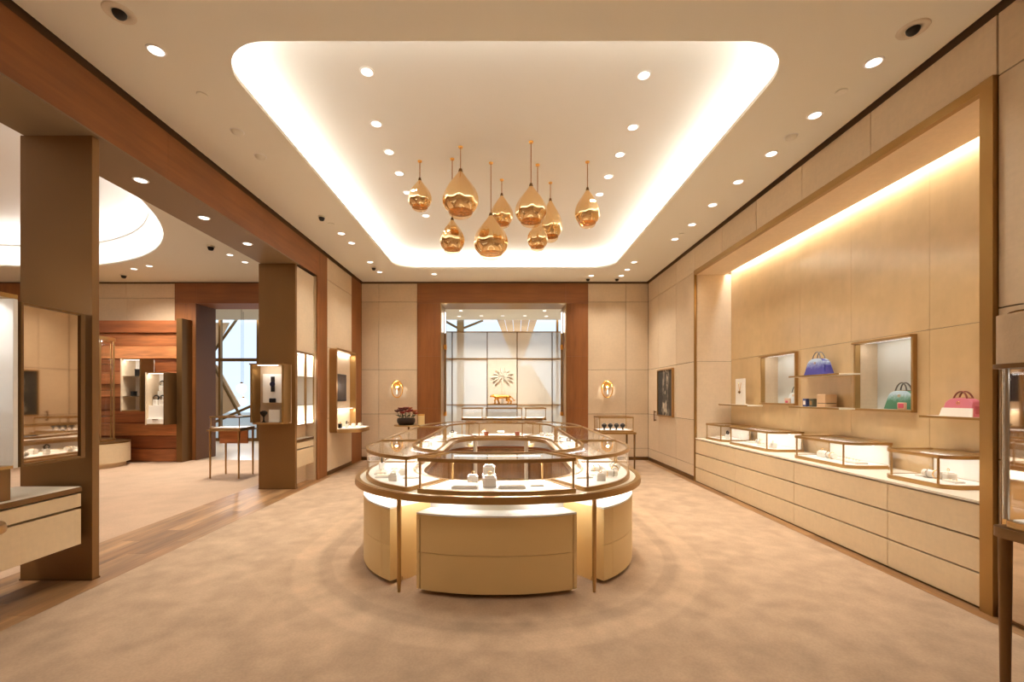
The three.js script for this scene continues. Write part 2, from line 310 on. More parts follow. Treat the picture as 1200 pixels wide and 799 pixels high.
// ---- right wall with the long niche
const WALLBOX = [[4.262, 4.99, 1.33, 2.09], [5.984, 6.80, 1.362, 2.095]];   // framed recesses: depth range, height range
const NZ0 = 3.09, NZ1 = 7.75, NX = 3.97, CT = 0.757;
{
  const w = struct('wall_right', 'cream panelled side wall with a long lit display niche');
  part(w, 'core', merge([B(XR + 0.02, XR + 0.2, 0, TRAY.up, NZ1 + 0.03, ZB + 0.02), B(XR + 0.02, XR + 0.2, 0, TRAY.up, ZF, NZ0 - 0.10), B(XR + 0.02, XR + 0.2, HEAD + 0.04, TRAY.up, NZ0 - 0.10, NZ1 + 0.03),
    B(NX + 0.26, NX + 0.4, 0, TRAY.up, NZ0 - 0.2, NZ1 + 0.2), B(XR + 0.2, NX + 0.26, 0, TRAY.up, NZ1 + 0.03, NZ1 + 0.15), B(XR + 0.2, NX + 0.26, 0, TRAY.up, NZ0 - 0.2, NZ0 - 0.10)]), M.joint);
  panelsX(w, [NZ1 + 0.025, 8.62], ROWS, XR, 1); panelsX(w, [8.62, 9.60], [2.09, 3.66, 4.085], XR, 1); panelsX(w, [8.62, 9.60], ROWS.slice(0, 4), XR, 1);
  panelsX(w, [9.60, ZB - 0.002], [2.09, 3.66, 4.085], XR, 1);
  panelsX(w, [NZ0 - 0.08, 4.05, 4.98, 5.88, 6.8, NZ1 + 0.025], [HEAD + 0.055, 4.085], XR, 1);
  panelsX(w, [ZF, -1.2, 0.2, 1.65, NZ0 - 0.085], ROWS, XR, 1);
  part(w, 'skirting', B(XR - 0.008, XR + 0.02, 0, 0.065, NZ1 + 0.025, ZB), M.bronzeD); part(w, 'skirting', B(XR - 0.008, XR + 0.02, 0, 0.065, ZF, NZ0 - 0.09), M.bronzeD);
  // niche: gilded back panels, end panels, ceiling with the light slot, brass frame
  const zc = [NZ0, 4.14, 5.07, 5.95, 6.85, NZ1]; for (let i = 0; i < 5; i++) for (const [y0, y1] of [[0.02, 2.11], [2.11, 3.78]]) { const hole = y0 < 1 && WALLBOX.filter(b => b[0] > zc[i] && b[1] < zc[i + 1]).map(b => rectP(b[0], b[1], b[2], b[3])); part(w, 'gilt_panel', EYZ(rectP(zc[i] + 0.0015, zc[i + 1] - 0.0015, y0 + 0.002, y1 - 0.002), NX, NX + 0.018, hole || []), M.gilt); }
  for (const [y0, y1] of [[CT, 2.09], [2.09, HEAD - 0.01]]) { part(w, 'end_panel', B(XR + 0.02, NX, y0 + 0.003, y1 - 0.003, NZ1, NZ1 + 0.03), M.panel); part(w, 'end_panel', B(XR + 0.02, NX, y0 + 0.003, y1 - 0.003, NZ0 - 0.1, NZ0 - 0.005), M.panel); }
  part(w, 'niche_ceiling', B(XR + 0.02, NX - 0.11, HEAD - 0.02, HEAD + 0.03, NZ0 - 0.1, NZ1 + 0.03), M.panel);
  part(w, 'slot_top', B(NX - 0.11, NX + 0.02, 3.78, 3.80, NZ0 - 0.1, NZ1 + 0.03), M.white); part(w, 'slot_side', B(NX - 0.13, NX - 0.11, HEAD + 0.031, 3.80, NZ0 - 0.1, NZ1 + 0.03), M.white);
  part(w, 'light_strip', B(NX - 0.10, NX - 0.06, 3.765, 3.779, NZ0, NZ1), M.glowStrip, 'light strip hidden in the niche slot');
  stripLight([NX - 0.075, 3.76, NZ0 + 0.02], [NX - 0.075, 3.76, NZ1 - 0.02], 0.05, [0.12, -1, 0], WHITE, POWER.niche);
  const f = new THREE.Group(); f.name = 'trim_3'; scene.add(f); tag(f, 'brass frame around the long display niche', 'frame', null, 'structure');
  part(f, 'jamb', B(XR - 0.035, XR + 0.05, 0, HEAD + 0.05, NZ0 - 0.085, NZ0 - 0.001), M.brass); part(f, 'jamb', B(XR - 0.02, XR + 0.03, 0, HEAD + 0.05, NZ1, NZ1 + 0.022), M.brass);
  part(f, 'head', B(XR - 0.03, XR + 0.02, HEAD - 0.02, HEAD + 0.05, NZ0, NZ1), M.brass);
}
// ---- left side: beam on fins, panelled end wall
{
  const w = struct('wall_left', 'timber beam and panelled end wall toward the side room');
  part(w, 'core', merge([B(XSL + 0.01, XL - 0.025, HEAD + 0.01, TRAY.up, ZF, ZB), B(XSL, XL - 0.02, 0, HEAD + 0.01, 7.98, ZB), B(XSL, -3.52, 0, HEAD + 0.01, 7.16, 7.98)]), M.joint);
  const zc = [ZF, -0.9, 0.9, 2.6, 4.36, 6.1, 7.85]; for (let i = 0; i < 6; i++) part(w, 'beam_veneer', B(XL - 0.02, XL, HEAD, 4.075, zc[i] + 0.001, zc[i + 1] - 0.001), M.woodH);
  part(w, 'beam_soffit', B(XSL, XL - 0.001, HEAD - 0.015, HEAD, ZF, 7.16), M.soffit);
  for (let i = 0; i < 5; i++) part(w, 'beam_veneer', B(XSL - 0.01, XSL + 0.01, HEAD - 0.01, H + 0.01, zc[i] + 0.001, zc[i + 1] - 0.001), M.woodH);
  for (const [y0, y1] of [[0, 1.2], [1.2, 2.4], [2.4, 4.075]]) { part(w, 'veneer_leaf', B(XL - 0.02, XL, y0 + 0.001, y1 - 0.001, 7.852, 8.29), M.woodV); part(w, 'veneer_leaf', B(XL - 0.02, XL, y0 + 0.001, y1 - 0.001, 9.62, ZB - 0.002), M.woodV); }
  panelsX(w, [8.292, 9.618], [0.07, 1.065, 2.4, 3.66, 4.075], XL, -1);
  part(w, 'skirting', B(XL - 0.02, XL + 0.006, 0, 0.065, 8.292, 9.618), M.bronzeD);
  panelsX(w, [7.17, 7.85], [2.22, HEAD - 0.02], XL - 0.06, -1);        // cream wall above the inset showcases
  part(w, 'return_panel', B(-3.55, XL - 0.03, 0, HEAD - 0.016, 7.851, 7.98), M.panel);
  part(w, 'recess_back', B(-3.52, -3.50, 0, 2.2, 7.16, 7.85), M.panelB);
  panelsX(w, [7.16, 8.6, 10.2], [0.07, 1.2, 2.4, 3.6], XSL, 1);
}
// ---- side room shell and the wall behind the camera
{
  const w = struct('wall_front', 'cream panelled wall at the entrance end of the room');
  part(w, 'core', B(XFAR, 4.6, 0, 5.2, ZF - 0.2, ZF - 0.02), M.joint);
  panelsZ(w, 0, 0, [XFAR, -12, -9.5, -7, -4.5, -3, -1.5, 0, 1.5, XR], [0, 1.2, 2.6, 4.1], ZF - 0.02);
  const l = struct('wall_side_room', 'far wall of the side room');
  part(l, 'core', B(XFAR - 0.2, XFAR, 0, 5.2, ZF, 15.2), M.joint); panelsX(l, [ZF, 0, 2.5, 5, 7.5, ZB], [0, 1.2, 2.6, 4.1], XFAR + 0.02, -1);
  const c = struct('ceiling_side_room', 'cream ceiling of the side room with a stepped circular light dome', 'ceiling');
  const cx = -9.3, cz = 4.4;
  part(c, 'plaster_border', EX(rectP(XFAR, XSL - 0.012, ZF, ZB), H, H + 0.03, [circle(cx, cz, 4.7, 96)]), M.ceiling);
  part(c, 'dome_step', EX(circle(cx, cz, 5.06, 96), H + 0.031, 4.48, [circle(cx, cz, 5.02, 96)]), M.white);
  part(c, 'dome_ledge', EX(circle(cx, cz, 5.06, 96), 4.48, 4.51, [circle(cx, cz, 4.5, 96)]), M.white);
  part(c, 'dome_step', EX(circle(cx, cz, 4.86, 96), 4.511, 4.86, [circle(cx, cz, 4.82, 96)]), M.white);
  part(c, 'dome_ceiling', EX(circle(cx, cz, 5.2, 96), 4.86, 4.9), M.white);
  part(c, 'roof', B(XFAR - 0.2, XSL, 5.0, 5.1, ZF - 0.2, ZB + 0.7), M.white);
  for (const [r, y] of [[4.86, H + 0.032], [4.66, 4.512]]) {
    part(c, 'light_strip', EX(circle(cx, cz, r + 0.03, 96), y, y + 0.015, [circle(cx, cz, r - 0.03, 96)]), M.glowStrip);
    for (let k = 0; k < 12; k++) { const a = (k - 0.5) * Math.PI / 6, b = (k + 0.5) * Math.PI / 6; stripLight([cx + r * Math.cos(a), y + 0.03, cz + r * Math.sin(a)], [cx + r * Math.cos(b), y + 0.03, cz + r * Math.sin(b)], 0.05, [0, 1, 0], WHITE, POWER.ring * 2.2); }
  }
}
// ---- display-window hall beyond the back wall, with the glazed front
const ZG = 14.5, HV = 3.92;
{
  const c = struct('ceiling_window_hall', 'white ceiling of the window hall behind the back wall', 'ceiling');
  part(c, 'plaster', B(XFAR, 4.6, HV, HV + 0.1, ZB + 0.67, ZG - 0.25), M.ceiling);
  part(c, 'slot_top', B(XFAR, 4.6, HV + 0.25, HV + 0.35, ZG - 0.27, ZG + 0.3), M.white);
  part(c, 'light_strip', B(-9.8, 4.4, HV + 0.23, HV + 0.245, ZG - 0.2, ZG - 0.14), M.glowStrip);
  for (const [a, b] of [[-9.6, -6.4], [-3, 0], [0, 3]]) stripLight([a, HV + 0.22, ZG - 0.17], [b, HV + 0.22, ZG - 0.17], 0.06, [0, -1, 0.25], WHITE, 45);
  const s = struct('wall_window_hall', 'plain side walls of the window hall');
  part(s, 'core', merge([B(4.4, 4.6, 0, 4.6, ZB + 0.67, ZG), B(XFAR, -10.4, 0, 4.6, ZB + 0.67, ZG + 0.1), B(-4.4, -4.2, 0, 4.6, ZB + 0.67, ZG - 0.4)]), M.panel);
  const g = struct('window_1', 'tall glazed shop front with dark mullions and diagonal struts', 'window');
  const xs = [-10.4, -9.3, -8.05, -6.6, -5.2, -3.6, -2.2, 1.75, 3.2, 4.5];
  for (const x of xs) part(g, 'mullion', B(x - 0.035, x + 0.035, 0, HV + 0.25, ZG, ZG + 0.12), M.bronzeD);
  for (const y of [0.05, 2.66]) part(g, 'transom', B(-10.4, 4.5, y - 0.05, y + 0.05, ZG + 0.01, ZG + 0.11), M.bronzeD);
  part(g, 'transom', B(-10.4, 4.5, HV + 0.2, HV + 0.28, ZG + 0.01, ZG + 0.11), M.bronzeD);
  for (let i = 0; i + 1 < xs.length; i++) for (const [y0, y1] of [[0.1, 2.61], [2.71, HV + 0.2]]) { const q = new THREE.PlaneGeometry(xs[i + 1] - xs[i] - 0.07, y1 - y0); q.translate((xs[i] + xs[i + 1]) / 2, (y0 + y1) / 2, -(ZG + 0.06)); part(g, 'pane', metreUV(q), M.pane); }
  // steel struts and timber cladding leaves of the front
  const Zs = ZG + 0.5, P = (x, y) => [px(x, Zs), py(y, Zs)], tri = a => EXY(a.map(q => P(...q)), Zs, Zs + 0.06);
  const c1 = thing('facade_column', 'brown steel column standing outside the display window', 'column', [px(539, Zs), 0, Zs + 0.15]); part(c1, 'shaft', B(px(535, Zs), px(543, Zs), 0.02, 4.6, Zs + 0.1, Zs + 0.3, 0.01), M.bronzeD); part(c1, 'base_plate', B(px(533, Zs), px(545, Zs), 0, 0.02, Zs + 0.05, Zs + 0.35), M.bronzeD);
  for (const [a, b] of [[[519, 374], [537, 384]], [[541, 384], [566, 374]]]) part(c1, 'strut', rod([...P(...a), Zs + 0.2], [...P(...b), Zs + 0.2], 0.04), M.bronzeD);
  const sc = thing('timber_screen', 'angular timber cladding leaves hanging outside the display window', 'screen', [px(610, Zs), 0, Zs]);
  for (let i = 0; i < 5; i++) { const t0 = i / 5, t1 = (i + 1) / 5; const L = 573, R = 638, apex = [607, 448]; const xa = L + (R - L) * t0 + 0.4, xb = L + (R - L) * t1 - 0.4; part(sc, 'leaf_panel', tri([[xa, 352], [xb, 352], [xb + (apex[0] - xb) * (1 - Math.abs(t1 - 0.5) * 0.2), apex[1] - Math.abs(t1 - 0.52) * 40], [xa + (apex[0] - xa) * (1 - Math.abs(t0 - 0.5) * 0.2), apex[1] - Math.abs(t0 - 0.52) * 40]]), M.cladding); }
  part(sc, 'leaf_panel', tri([[606, 430], [622, 426], [655, 481], [606, 481]]), M.cladding);
  const s2 = thing('timber_screen', 'timber cladding triangles and dark diagonal struts outside the side room window', 'screen', [px(262, Zs), 0, Zs]);
  part(s2, 'hanger', B(px(248, Zs) - 0.03, px(248, Zs) + 0.03, 1, 4.6, Zs, Zs + 0.0605), M.bronzeD); part(s2, 'leaf_panel', tri([[246, 378], [268, 378], [246, 420]]), M.cladding); part(s2, 'leaf_panel', tri([[246, 424], [254, 428], [281, 476], [246, 492]]), M.cladding);
  for (const [a, b] of [[[250, 416], [280, 374]], [[250, 424], [284, 488]], [[250, 496], [300, 474]]]) part(s2, 'strut', rod([...P(...a), Zs - 0.1], [...P(...b), Zs - 0.1], 0.045), M.bronzeD);
  const fr = struct('trim_4', 'steel beam and posts outside the shop front', 'beam'); part(fr, 'beam', B(-11.2, 5.4, 4.45, 4.65, Zs + 0.061, Zs + 0.2), M.bronzeD); for (const x of [-11.1, 5.3]) part(fr, 'post', B(x - 0.08, x + 0.08, -0.05, 4.45, Zs + 0.065, Zs + 0.2), M.bronzeD);
  const out = struct('ground_outside', 'pale paving outside the shop front', 'pavement'); part(out, 'paving', B(-30, 30, -0.3, -0.05, ZG + 0.15, 40), std({ color: 0xb0aba0, roughness: 0.9 }));
  // freestanding milky glass partition
  const Zp = 12.5, q = thing('glass_partition', 'milky glass partition with bronze glazing bars in the display window', 'partition', [0, 0, Zp]);
  const vx = [500, 530, 571, 606, 647, 680].map(x => px(x, Zp)), hy = [3.28, 2.53, 1.23, 0.02].map(v => v);
  for (const x of vx) part(q, 'upright', B(x - 0.012, x + 0.012, 0, 3.28, Zp - 0.02, Zp + 0.02), M.bronzeD);
  for (const y of hy) part(q, 'rail', B(vx[0], vx[5], y - 0.014, y + 0.014, Zp - 0.018, Zp + 0.018), M.bronze);
  for (let i = 0; i < 5; i++) for (let j = 0; j < 3; j++) { if (i === 2 && j === 1) { part(q, 'centre_panel', B(vx[2] + 0.013, vx[3] - 0.013, hy[2] + 0.015, hy[1] - 0.015, Zp - 0.015, Zp + 0.015), std({ color: 0xe6dccb, roughness: 0.8 }), 'opaque cream panel behind the golden cat'); continue; }
    const g2 = new THREE.PlaneGeometry(vx[i + 1] - vx[i] - 0.026, hy[j] - hy[j + 1] - 0.03); g2.translate((vx[i] + vx[i + 1]) / 2, (hy[j] + hy[j + 1]) / 2, -Zp); part(q, 'pane', metreUV(g2), M.milk); }
  // palm relief on the centre panel
  const pc = [px(589, Zp), py(441, Zp)], pr = thing('palm_relief', 'pale palm-tree relief on the cream panel above the golden cat', 'relief', [pc[0], 1.27, Zp - 0.016]);
  const palmM = std({ color: 0xdcd2bf, roughness: 0.7 });
  for (let k = 0; k < 12; k++) { const a = (-48 + 276 * k / 11) * Math.PI / 180, L = 0.30 + 0.03 * (k % 2), pts = []; for (let i = 0; i <= 6; i++) { const t = i / 6; pts.push([pc[0] + Math.cos(a) * L * t, pc[1] + Math.sin(a) * L * t * 0.85 - 0.05 * t * t * Math.abs(Math.cos(a))]); }
    const wd = [], wu = []; pts.forEach((p, i) => { const t = i / 6, w = 0.026 * Math.sin(Math.PI * Math.min(1, t * 0.9 + 0.1)), nx = -Math.sin(a), ny = Math.cos(a); wu.push([p[0] + nx * w, p[1] + ny * w]); wd.unshift([p[0] - nx * w, p[1] - ny * w]); });
    part(pr, 'frond', EXY([...wu, ...wd], Zp - 0.05, Zp - 0.016, [], 0.006), palmM); }
  part(pr, 'trunk', EXY([[pc[0] - 0.035, 1.27], [pc[0] + 0.035, 1.27], [pc[0] + 0.022, pc[1]], [pc[0] - 0.022, pc[1]]], Zp - 0.045, Zp - 0.016, [], 0.006), palmM);
}
// implicit bodies from tapered bones
function sdfBody(bones, lo, hi, res, k = 0.03) {
  const mc = new MarchingCubes(res, new THREE.MeshStandardMaterial(), false, false, 120000); mc.isolation = 0;
  const size = Math.max(hi[0] - lo[0], hi[1] - lo[1], hi[2] - lo[2]), cn = [(lo[0] + hi[0]) / 2, (lo[1] + hi[1]) / 2, (lo[2] + hi[2]) / 2];
  for (let z = 0; z < res; z++) for (let y = 0; y < res; y++) for (let x = 0; x < res; x++) {
    const p = [x, y, z].map((v, i) => cn[i] + (v - res / 2) / (res / 2) * size / 2); let d = 1e9;
    for (const [a, b, ra, rb] of bones) { const ab = [b[0] - a[0], b[1] - a[1], b[2] - a[2]], ap = [p[0] - a[0], p[1] - a[1], p[2] - a[2]]; const L = ab[0] ** 2 + ab[1] ** 2 + ab[2] ** 2 || 1e-9; const t = Math.max(0, Math.min(1, (ap[0] * ab[0] + ap[1] * ab[1] + ap[2] * ab[2]) / L));
      const q = Math.hypot(ap[0] - ab[0] * t, ap[1] - ab[1] * t, ap[2] - ab[2] * t) - (ra + (rb - ra) * t); const h = Math.max(0, Math.min(1, 0.5 + 0.5 * (d - q) / k)); d = d > 1e8 ? q : d * (1 - h) + q * h - k * h * (1 - h); }
    mc.field[z * res * res + y * res + x] = -d;
  }
  mc.update(); const n = mc.count, g = new THREE.BufferGeometry();
  g.setAttribute('position', new THREE.BufferAttribute(mc.positionArray.slice(0, n * 3), 3)); g.setAttribute('normal', new THREE.BufferAttribute(mc.normalArray.slice(0, n * 3), 3));
  g.scale(size / 2, size / 2, size / 2); g.translate(...cn);
  const m = mergeVertices((g.deleteAttribute('normal'), g), 1e-5); m.computeVertexNormals(); return m;
}
{ // golden big cat walking to the left on the partition's ledge
  const Zc = 12.34, x = px(588.5, Zc), y = 1.262;
  const t = thing('cat_statue', 'golden statue of a walking big cat below the palm relief', 'statue', [x, y, Zc]);
  const s = 0.62, L = [[[0.30, 0.30, 0], [-0.28, 0.31, 0], 0.075, 0.085], [[-0.28, 0.31, 0], [-0.40, 0.345, 0], 0.075, 0.055], [[-0.40, 0.35, 0], [-0.475, 0.345, 0], 0.062, 0.045], [[-0.47, 0.335, 0], [-0.53, 0.325, 0], 0.035, 0.026],
    [[-0.39, 0.40, 0.035], [-0.385, 0.425, 0.04], 0.015, 0.008], [[-0.39, 0.40, -0.035], [-0.385, 0.425, -0.04], 0.015, 0.008],
    [[-0.25, 0.28, 0.055], [-0.33, 0.14, 0.06], 0.06, 0.034], [[-0.33, 0.14, 0.06], [-0.31, 0.02, 0.06], 0.034, 0.026], [[-0.31, 0.02, 0.06], [-0.36, 0.016, 0.06], 0.026, 0.02],
    [[-0.22, 0.28, -0.055], [-0.18, 0.14, -0.06], 0.06, 0.034], [[-0.18, 0.14, -0.06], [-0.13, 0.02, -0.06], 0.034, 0.026], [[-0.13, 0.02, -0.06], [-0.18, 0.016, -0.06], 0.026, 0.02],
    [[0.27, 0.28, 0.05], [0.20, 0.16, 0.06], 0.078, 0.045], [[0.20, 0.16, 0.06], [0.30, 0.10, 0.06], 0.04, 0.026], [[0.30, 0.10, 0.06], [0.27, 0.02, 0.06], 0.026, 0.024], [[0.27, 0.02, 0.06], [0.22, 0.016, 0.06], 0.026, 0.02],
    [[0.27, 0.28, -0.05], [0.30, 0.16, -0.06], 0.078, 0.045], [[0.30, 0.16, -0.06], [0.42, 0.11, -0.06], 0.04, 0.026], [[0.42, 0.11, -0.06], [0.40, 0.02, -0.06], 0.026, 0.024], [[0.40, 0.02, -0.06], [0.35, 0.016, -0.06], 0.026, 0.02],
    [[0.34, 0.33, 0], [0.47, 0.24, 0], 0.03, 0.02], [[0.47, 0.24, 0], [0.53, 0.14, 0], 0.02, 0.017], [[0.53, 0.14, 0], [0.60, 0.16, 0], 0.017, 0.016]];
  const g = sdfBody(L, [-0.62, -0.02, -0.2], [0.66, 0.5, 0.2], 84, 0.035); g.scale(s, s, s); g.translate(x, y + 0.004, -Zc);
  part(t, 'body', metreUV(g), M.goldS); part(t, 'plinth', B(x - 0.4, x + 0.4, y - 0.03, y + 0.004, Zc - 0.1, Zc + 0.13, 0.004), M.brass);
}

// ================================================================= CEILING FITTINGS
function downProto(kind, r) {
  const g = new THREE.Group(); g.userData = {};
  const ring = lathe([[r * 0.78, 0.012], [r * 0.80, -0.004], [r, -0.006], [r + 0.006, 0.0], [r + 0.006, 0.012]], 24), lens = new THREE.CylinderGeometry(r * 0.8, r * 0.8, 0.006, 24); lens.translate(0, -0.0035, 0);
  const a = new THREE.Mesh(metreUV(ring), M.white); a.name = 'trim_ring'; const b = new THREE.Mesh(metreUV(lens), kind); b.name = 'lens'; g.add(a, b); g.name = 'downlight'; g.userData.kindName = 'downlight'; return g;
}
const dl = downProto(M.glowLens, 0.062);
function downlight(X, y, Z, label, group, power, angle = 0.85, color = WARM) {
  const c = putCopy(dl, X, y, Z, 0, label, group); c.userData.category = 'downlight';
  if (power) { const s = new THREE.SpotLight(color, power, 0, angle, 0.7, 2); s.name = 'downlight_beam'; s.position.set(X, y - 0.02, -Z); s.target.position.set(X, 0, -Z); s.shadow.radius = 2.5; scene.add(s, s.target); s.target.name = 'beam_target'; }
}
const onC = (x, y, h) => { const Z = F * h / (CY - y); return [px(x, Z), Z]; };
{
  const hb = H - EYE, lab = 'round recessed downlight in the flat ceiling border beside the bright tray', gr = 'downlights in the ceiling border';
  for (const [x, y] of [[1024, 73], [955, 135], [904, 180], [865, 213], [835, 240], [811, 263], [791, 280], [743, 307], [735, 315.7], [728, 323], [693, 323], [183, 59], [400, 273.5], [412, 284.6], [433.7, 307], [444.7, 318.5], [508.7, 321]]) { const [X, Z] = onC(x, y, hb); downlight(X, H, Z, lab, gr, POWER.spot); }
  const ht = TRAY.up - EYE;
  for (const [x, y] of [[430, 84], [441, 145], [456, 178], [468, 203], [477.5, 225.5], [499, 252.5], [754.6, 88], [741.6, 149], [726.4, 181], [713, 206.7], [702.6, 227.6]]) { const [X, Z] = onC(x, y, ht); downlight(X, TRAY.up, Z, 'round recessed downlight in the raised ceiling inside the bright tray', 'downlights in the tray', POWER.spot * 1.3, 0.8, SOFT); }
  for (const [x, y] of [[165, 211], [239, 255], [290, 285.5]]) { const [X, Z] = onC(x, y, HEAD - 0.015 - EYE); downlight(X, HEAD - 0.015, Z, 'round recessed downlight under the timber beam', 'downlights under the beam', POWER.soffit); }
  for (const [x, y] of [[157, 315], [175, 311.5], [269.5, 298.5], [287, 307]]) { const [X, Z] = onC(x, y, hb); downlight(X, H, Z, 'round recessed downlight in the side room ceiling beyond the beam', 'downlights in the side room', POWER.side, 1.25); }
  for (const [x, y] of [[540, 364], [538, 370.5], [564, 370], [589, 370], [615, 370], [638, 364], [640, 370.5]]) { const Z = F * (HV - EYE) / (CY - y); downlight(px(x, Z), HV, Z, 'small downlight in the white ceiling of the window hall', 'downlights in the window hall', POWER.hall); }
  for (const X of [-1.1, -0.4, 0.35, 1.1]) downlight(X, HV, 11.55, 'small unseen downlight added to light the milky partition from the front', 'added downlights before the milky partition', POWER.hall * 1.0);  // unseen row, added only to brighten the front of the partition
  // the rows go on toward and behind the camera
  for (const Z of [1.9, 0.3, -1.3]) for (const X of [-2.64, -0.8, 0.9, 2.9]) downlight(X, H, Z, 'round recessed downlight over the entrance end of the room', 'downlights at the entrance end', POWER.spot * 0.45);
  for (const [X, Z] of [[-6.2, 1.0], [-5.0, 2.0], [-12, 9.2]]) downlight(X, H, Z, 'round recessed downlight at the edge of the side room dome', 'downlights around the dome', POWER.side);
}
{ // sprinklers, detectors and loudspeakers
  const hb = H - EYE;
  for (const [x, y, who] of [[140, 15, 'above the timber beam side'], [1070, 34, 'close to the panelled niche wall']]) { const [X, Z] = onC(x, y, hb);
    const t = thing('ceiling_speaker', 'round recessed ceiling spot with a dark centre ' + who, 'ceiling spot', [X, H, Z]);
    const a = lathe([[0.045, 0.02], [0.05, -0.006], [0.092, -0.008], [0.097, 0.002]], 28); a.translate(X, H, -Z); part(t, 'trim_ring', metreUV(a), std({ color: 0xe0d4c0, roughness: 0.6 })); const b = new THREE.SphereGeometry(0.042, 20, 10, 0, 7, Math.PI / 2, Math.PI / 2); b.translate(X, H - 0.002, -Z); part(t, 'eyeball', metreUV(b), M.black); }
  for (const [x, y] of [[278, 154], [305, 183], [927, 160]]) { const [X, Z] = onC(x, y, hb); const t = thing('smoke_detector', 'small domed smoke detector on the flat ceiling border', 'detector', [X, H, Z], 'smoke detectors on the border');
    const a = lathe([[0, -0.034], [0.03, -0.032], [0.036, -0.02], [0.05, -0.018], [0.056, 0]], 24); a.translate(X, H, -Z); part(t, 'dome', metreUV(a), M.ceiling); const b = lathe([[0.057, -0.004], [0.064, -0.004], [0.064, 0.002]], 24); b.translate(X, H, -Z); part(t, 'base_ring', metreUV(b), M.white); }
  for (const [x, y] of [[237, 111], [986, 107], [388, 262], [799, 274]]) { const [X, Z] = onC(x, y, hb); const t = thing('sprinkler_cover', 'flat round sprinkler cover plate on the ceiling border', 'sprinkler', [X, H, Z], 'sprinkler covers'); const a = lathe([[0, -0.012], [0.04, -0.011], [0.044, -0.006], [0.044, -0.002], [0.036, 0]], 24); a.translate(X, H, -Z); part(t, 'plate', metreUV(a), M.ceiling); }
  for (const [x, y] of [[377, 253.5], [438, 313], [689, 328], [723, 328.5]]) { const [X, Z] = onC(x, Math.min(y, 326), hb); const t = thing('security_camera', 'tiny dark security camera under the ceiling border', 'camera', [X, H, Z], 'ceiling cameras'); const a = lathe([[0, -0.07], [0.03, -0.06], [0.042, -0.03], [0.042, -0.012]], 20); a.translate(X, H, -Z); part(t, 'dome', metreUV(a), M.black); part(t, 'mount', cyl(X, H - 0.02, H, Z, 0.05, 0.05), M.ceiling); }
  for (const [x, y] of [[247, 288.5], [145, 322]]) { const [X, Z] = onC(x, y, hb); const t = thing('security_camera', 'dark domed security camera under the side room ceiling', 'camera', [X, H, Z], 'side room cameras'); const a = lathe([[0, -0.08], [0.035, -0.07], [0.05, -0.03], [0.05, -0.012]], 20); a.translate(X, H, -Z); part(t, 'dome', metreUV(a), M.black); part(t, 'mount', cyl(X, H - 0.02, H, Z, 0.065, 0.065), M.ceiling); }
}
